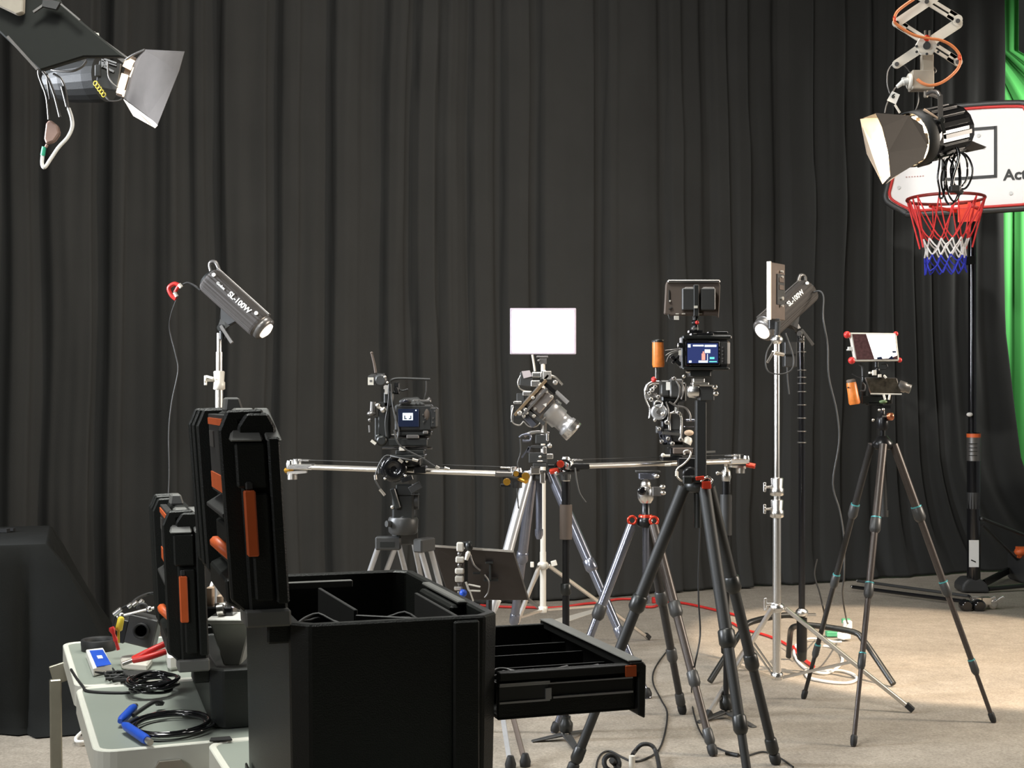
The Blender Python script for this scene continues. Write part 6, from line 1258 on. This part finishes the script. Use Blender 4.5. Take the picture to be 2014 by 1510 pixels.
# ------------------------------------------------------------ on the floor
for i,(x0,y0,x1,y1,r,lb_) in enumerate(((1686,1142,1905,1172,.011,'chrome tipped black pole on the floor, farther of the two'),(1676,1154,1893,1182,.013,'thicker black pole on the floor, nearer of the two'))):
    a=onz(x0,y0,.03); b=onz(x1,y1,.03)
    t=thing('grip_arm',lb_,'pole',(a+b)/2-V((0,0,.03)))
    m=MB().cyl(a,b,r); part(t,'rod',m,M['grey'] if i==0 else M['gloss'])
    m=MB().sph(a,r*1.1); part(t,'chrome_tip',m,M['chrome'])
    c=onz(1925+i*(-25),1188,.045)
    m=MB(); m.cyl(b,c+V((0,0,.0)),.012); m.lathe(c+V((0,.04,-.01)),(0,-1,0),[(0,.03),(.01,.042),(.06,.042),(.07,.03)],18); hd=part(t,'grip_head',m,M['gloss'])
    c2=onz(1952 if i==0 else 1935,1184,.05)
    m=MB(); m.lathe(c2+V((0,.03,-.01)),(.3,-1,0),[(0,.02),(.01,.038),(.03,.038),(.035,.02)],16); m.box(c2+V((-.05,0,.01)),(.07,.05,.05)); m.bar(c2+V((.02,0,0)),c2+V((.07,-.02,.04)),.02,.012); part(hd,'clamp_jaw',m,M['chrome'],bev=.003)
def fcable(name,label,pts,r,mt,cat='cable'):
    return solo(name,MB().tube([onz(x,y,r+.001) for x,y in pts],r,6,5),mt,label,cat)
fcable('red_cable','red cable lying along the foot of the curtain behind the tripods',[(945,1190),(990,1193),(1040,1194),(1075,1195),(1110,1193),(1150,1187),(1185,1184),(1215,1178),(1260,1178)],.009,M['red'])
fcable('red_cable','red cable on the floor right of the short tripod',[(1262,1192),(1285,1193),(1310,1183),(1345,1186),(1375,1192),(1410,1200),(1450,1210)],.009,M['red'])
m=MB(); m.box(onz(1292,1180,.02),(.07,.05,.04)); solo('red_plug',m,M['red'],'red plug block at the curtain foot behind the short tripod','plug',bev=.006)
fcable('red_cable','red and black cable running across the lit carpet behind the chrome stand',[(1440,1225),(1465,1238),(1500,1247),(1530,1258),(1555,1272)],.008,M['red'])
fcable('red_cable','red cable curling inside the white cable loop on the carpet',[(1560,1272),(1572,1288),(1585,1300),(1600,1310)],.010,M['red'])
fcable('white_cable','white cable coiled on the carpet under the chrome stand leg',[(1566,1268),(1562,1285),(1572,1303),(1592,1318),(1625,1324),(1650,1310),(1657,1296),(1650,1280),(1636,1272),(1620,1270)],.008,M['white'])
fcable('white_cable','second loop of white cable nearest the camera on the carpet',[(1584,1320),(1590,1332),(1625,1340),(1665,1343),(1685,1336),(1678,1326),(1660,1320),(1640,1318),(1615,1320),(1590,1316),(1584,1320)],.008,M['white'])
wp=thing('plug_adapter','white and green mains adapter on the carpet at the end of the hanging cable','plug',onz(1660,1245))
m=MB(); m.box(onz(1667,1228,.05),(.05,.04,.05)); m.box(onz(1660,1250,.03),(.06,.06,.04),Matrix.Rotation(.5,3,'Z')); part(wp,'adapter_body',m,M['white'],bev=.006)
m=MB(); m.box(onz(1664,1221,.06),(.05,.03,.03)); m.box(onz(1636,1246,.02),(.07,.05,.03)); part(wp,'green_block',m,mat('green_block',(.08,.35,.18),.5),bev=.004)
m=MB(); m.tube([onz(1655,1262,.02),onz(1640,1262,.02),onz(1625,1258,.02),onz(1590,1256,.02),onz(1566,1270,.02)],.007,6); part(wp,'white_lead',m,M['white'])
fcable('black_cable','thin black cable snaking over the carpet past the open drawer',[(1320,1270),(1290,1310),(1284,1340),(1300,1375),(1312,1400),(1308,1440),(1295,1475),(1270,1492),(1245,1497),(1222,1488),(1200,1477),(1183,1482),(1174,1500),(1172,1530)],.004,M['rubber'])
m=MB(); m.tube([onz(1244,1500,.02)+V((0,0,.03)),P(1248,1478,5.2),P(1262,1464,5.2),P(1282,1466,5.2),P(1292,1485,5.15),onz(1300,1530,.02)],.0085,8); t_=thing('cable_arch','thick black cable arching up at the bottom edge of the picture','cable',onz(1270,1515)); part(t_,'wire',m,M['rubber'])
m=MB(); m.cyl(onz(1243,1512,.01),onz(1243,1512,.01)+V((0,0,.05)),.012); part(t_,'pale_end',m,M['cream'])
m=MB(); m.tor(onz(1203,1500,.03),(.2,-.8,.5),.03,.010,16,6); m.tube([onz(1203,1495,.05),onz(1212,1505,.02),onz(1222,1530,.01)],.012,6); solo('black_connector',m,M['rubber'],'black connector loop on the carpet at the bottom edge','connector')
m=MB(); m.tube([P(1377,1016,5.35),P(1376,1060,5.35),P(1374,1120,5.35),P(1374,1180,5.35),P(1377,1250,5.35),P(1366,1310,5.35),onz(1360,1360,.005),onz(1364,1400,.005),onz(1378,1440,.005),onz(1400,1464,.005),onz(1430,1478,.005),onz(1465,1486,.005),onz(1500,1478,.005),onz(1530,1488,.005),onz(1560,1508,.005)],.0038,6); m.bar(P(1370,1016,5.35),P(1384,1016,5.35),.004,.004); m.cyl(onz(1428,1480,.008),onz(1452,1485,.008),.008); solo('hanging_cable',m,M['rubber'],'thin black cable dropping between the front tripod legs and running over the carpet','cable')
m=MB(); m.tube([P(1607,1100,7.6),P(1602,1130,7.4),P(1612,1165,7.2),P(1620,1200,7.0),onz(1625,1232,.01)],.0045,6); solo('hanging_cable',m,M['rubber'],'short black cable at the curtain foot right of the black stand','cable')
m=MB().prism([onz(1083,1221),onz(1176,1196),onz(1178,1202),onz(1088,1232)],V((0,0,.003))); solo('floor_strip',m,M['cream'],'flat pale strip on the carpet behind the black monopod','tape')  # thin pale strip lying flat on the carpet
m=MB(); m.box(onz(1790,1302,.0015),(.03,.03,.003))
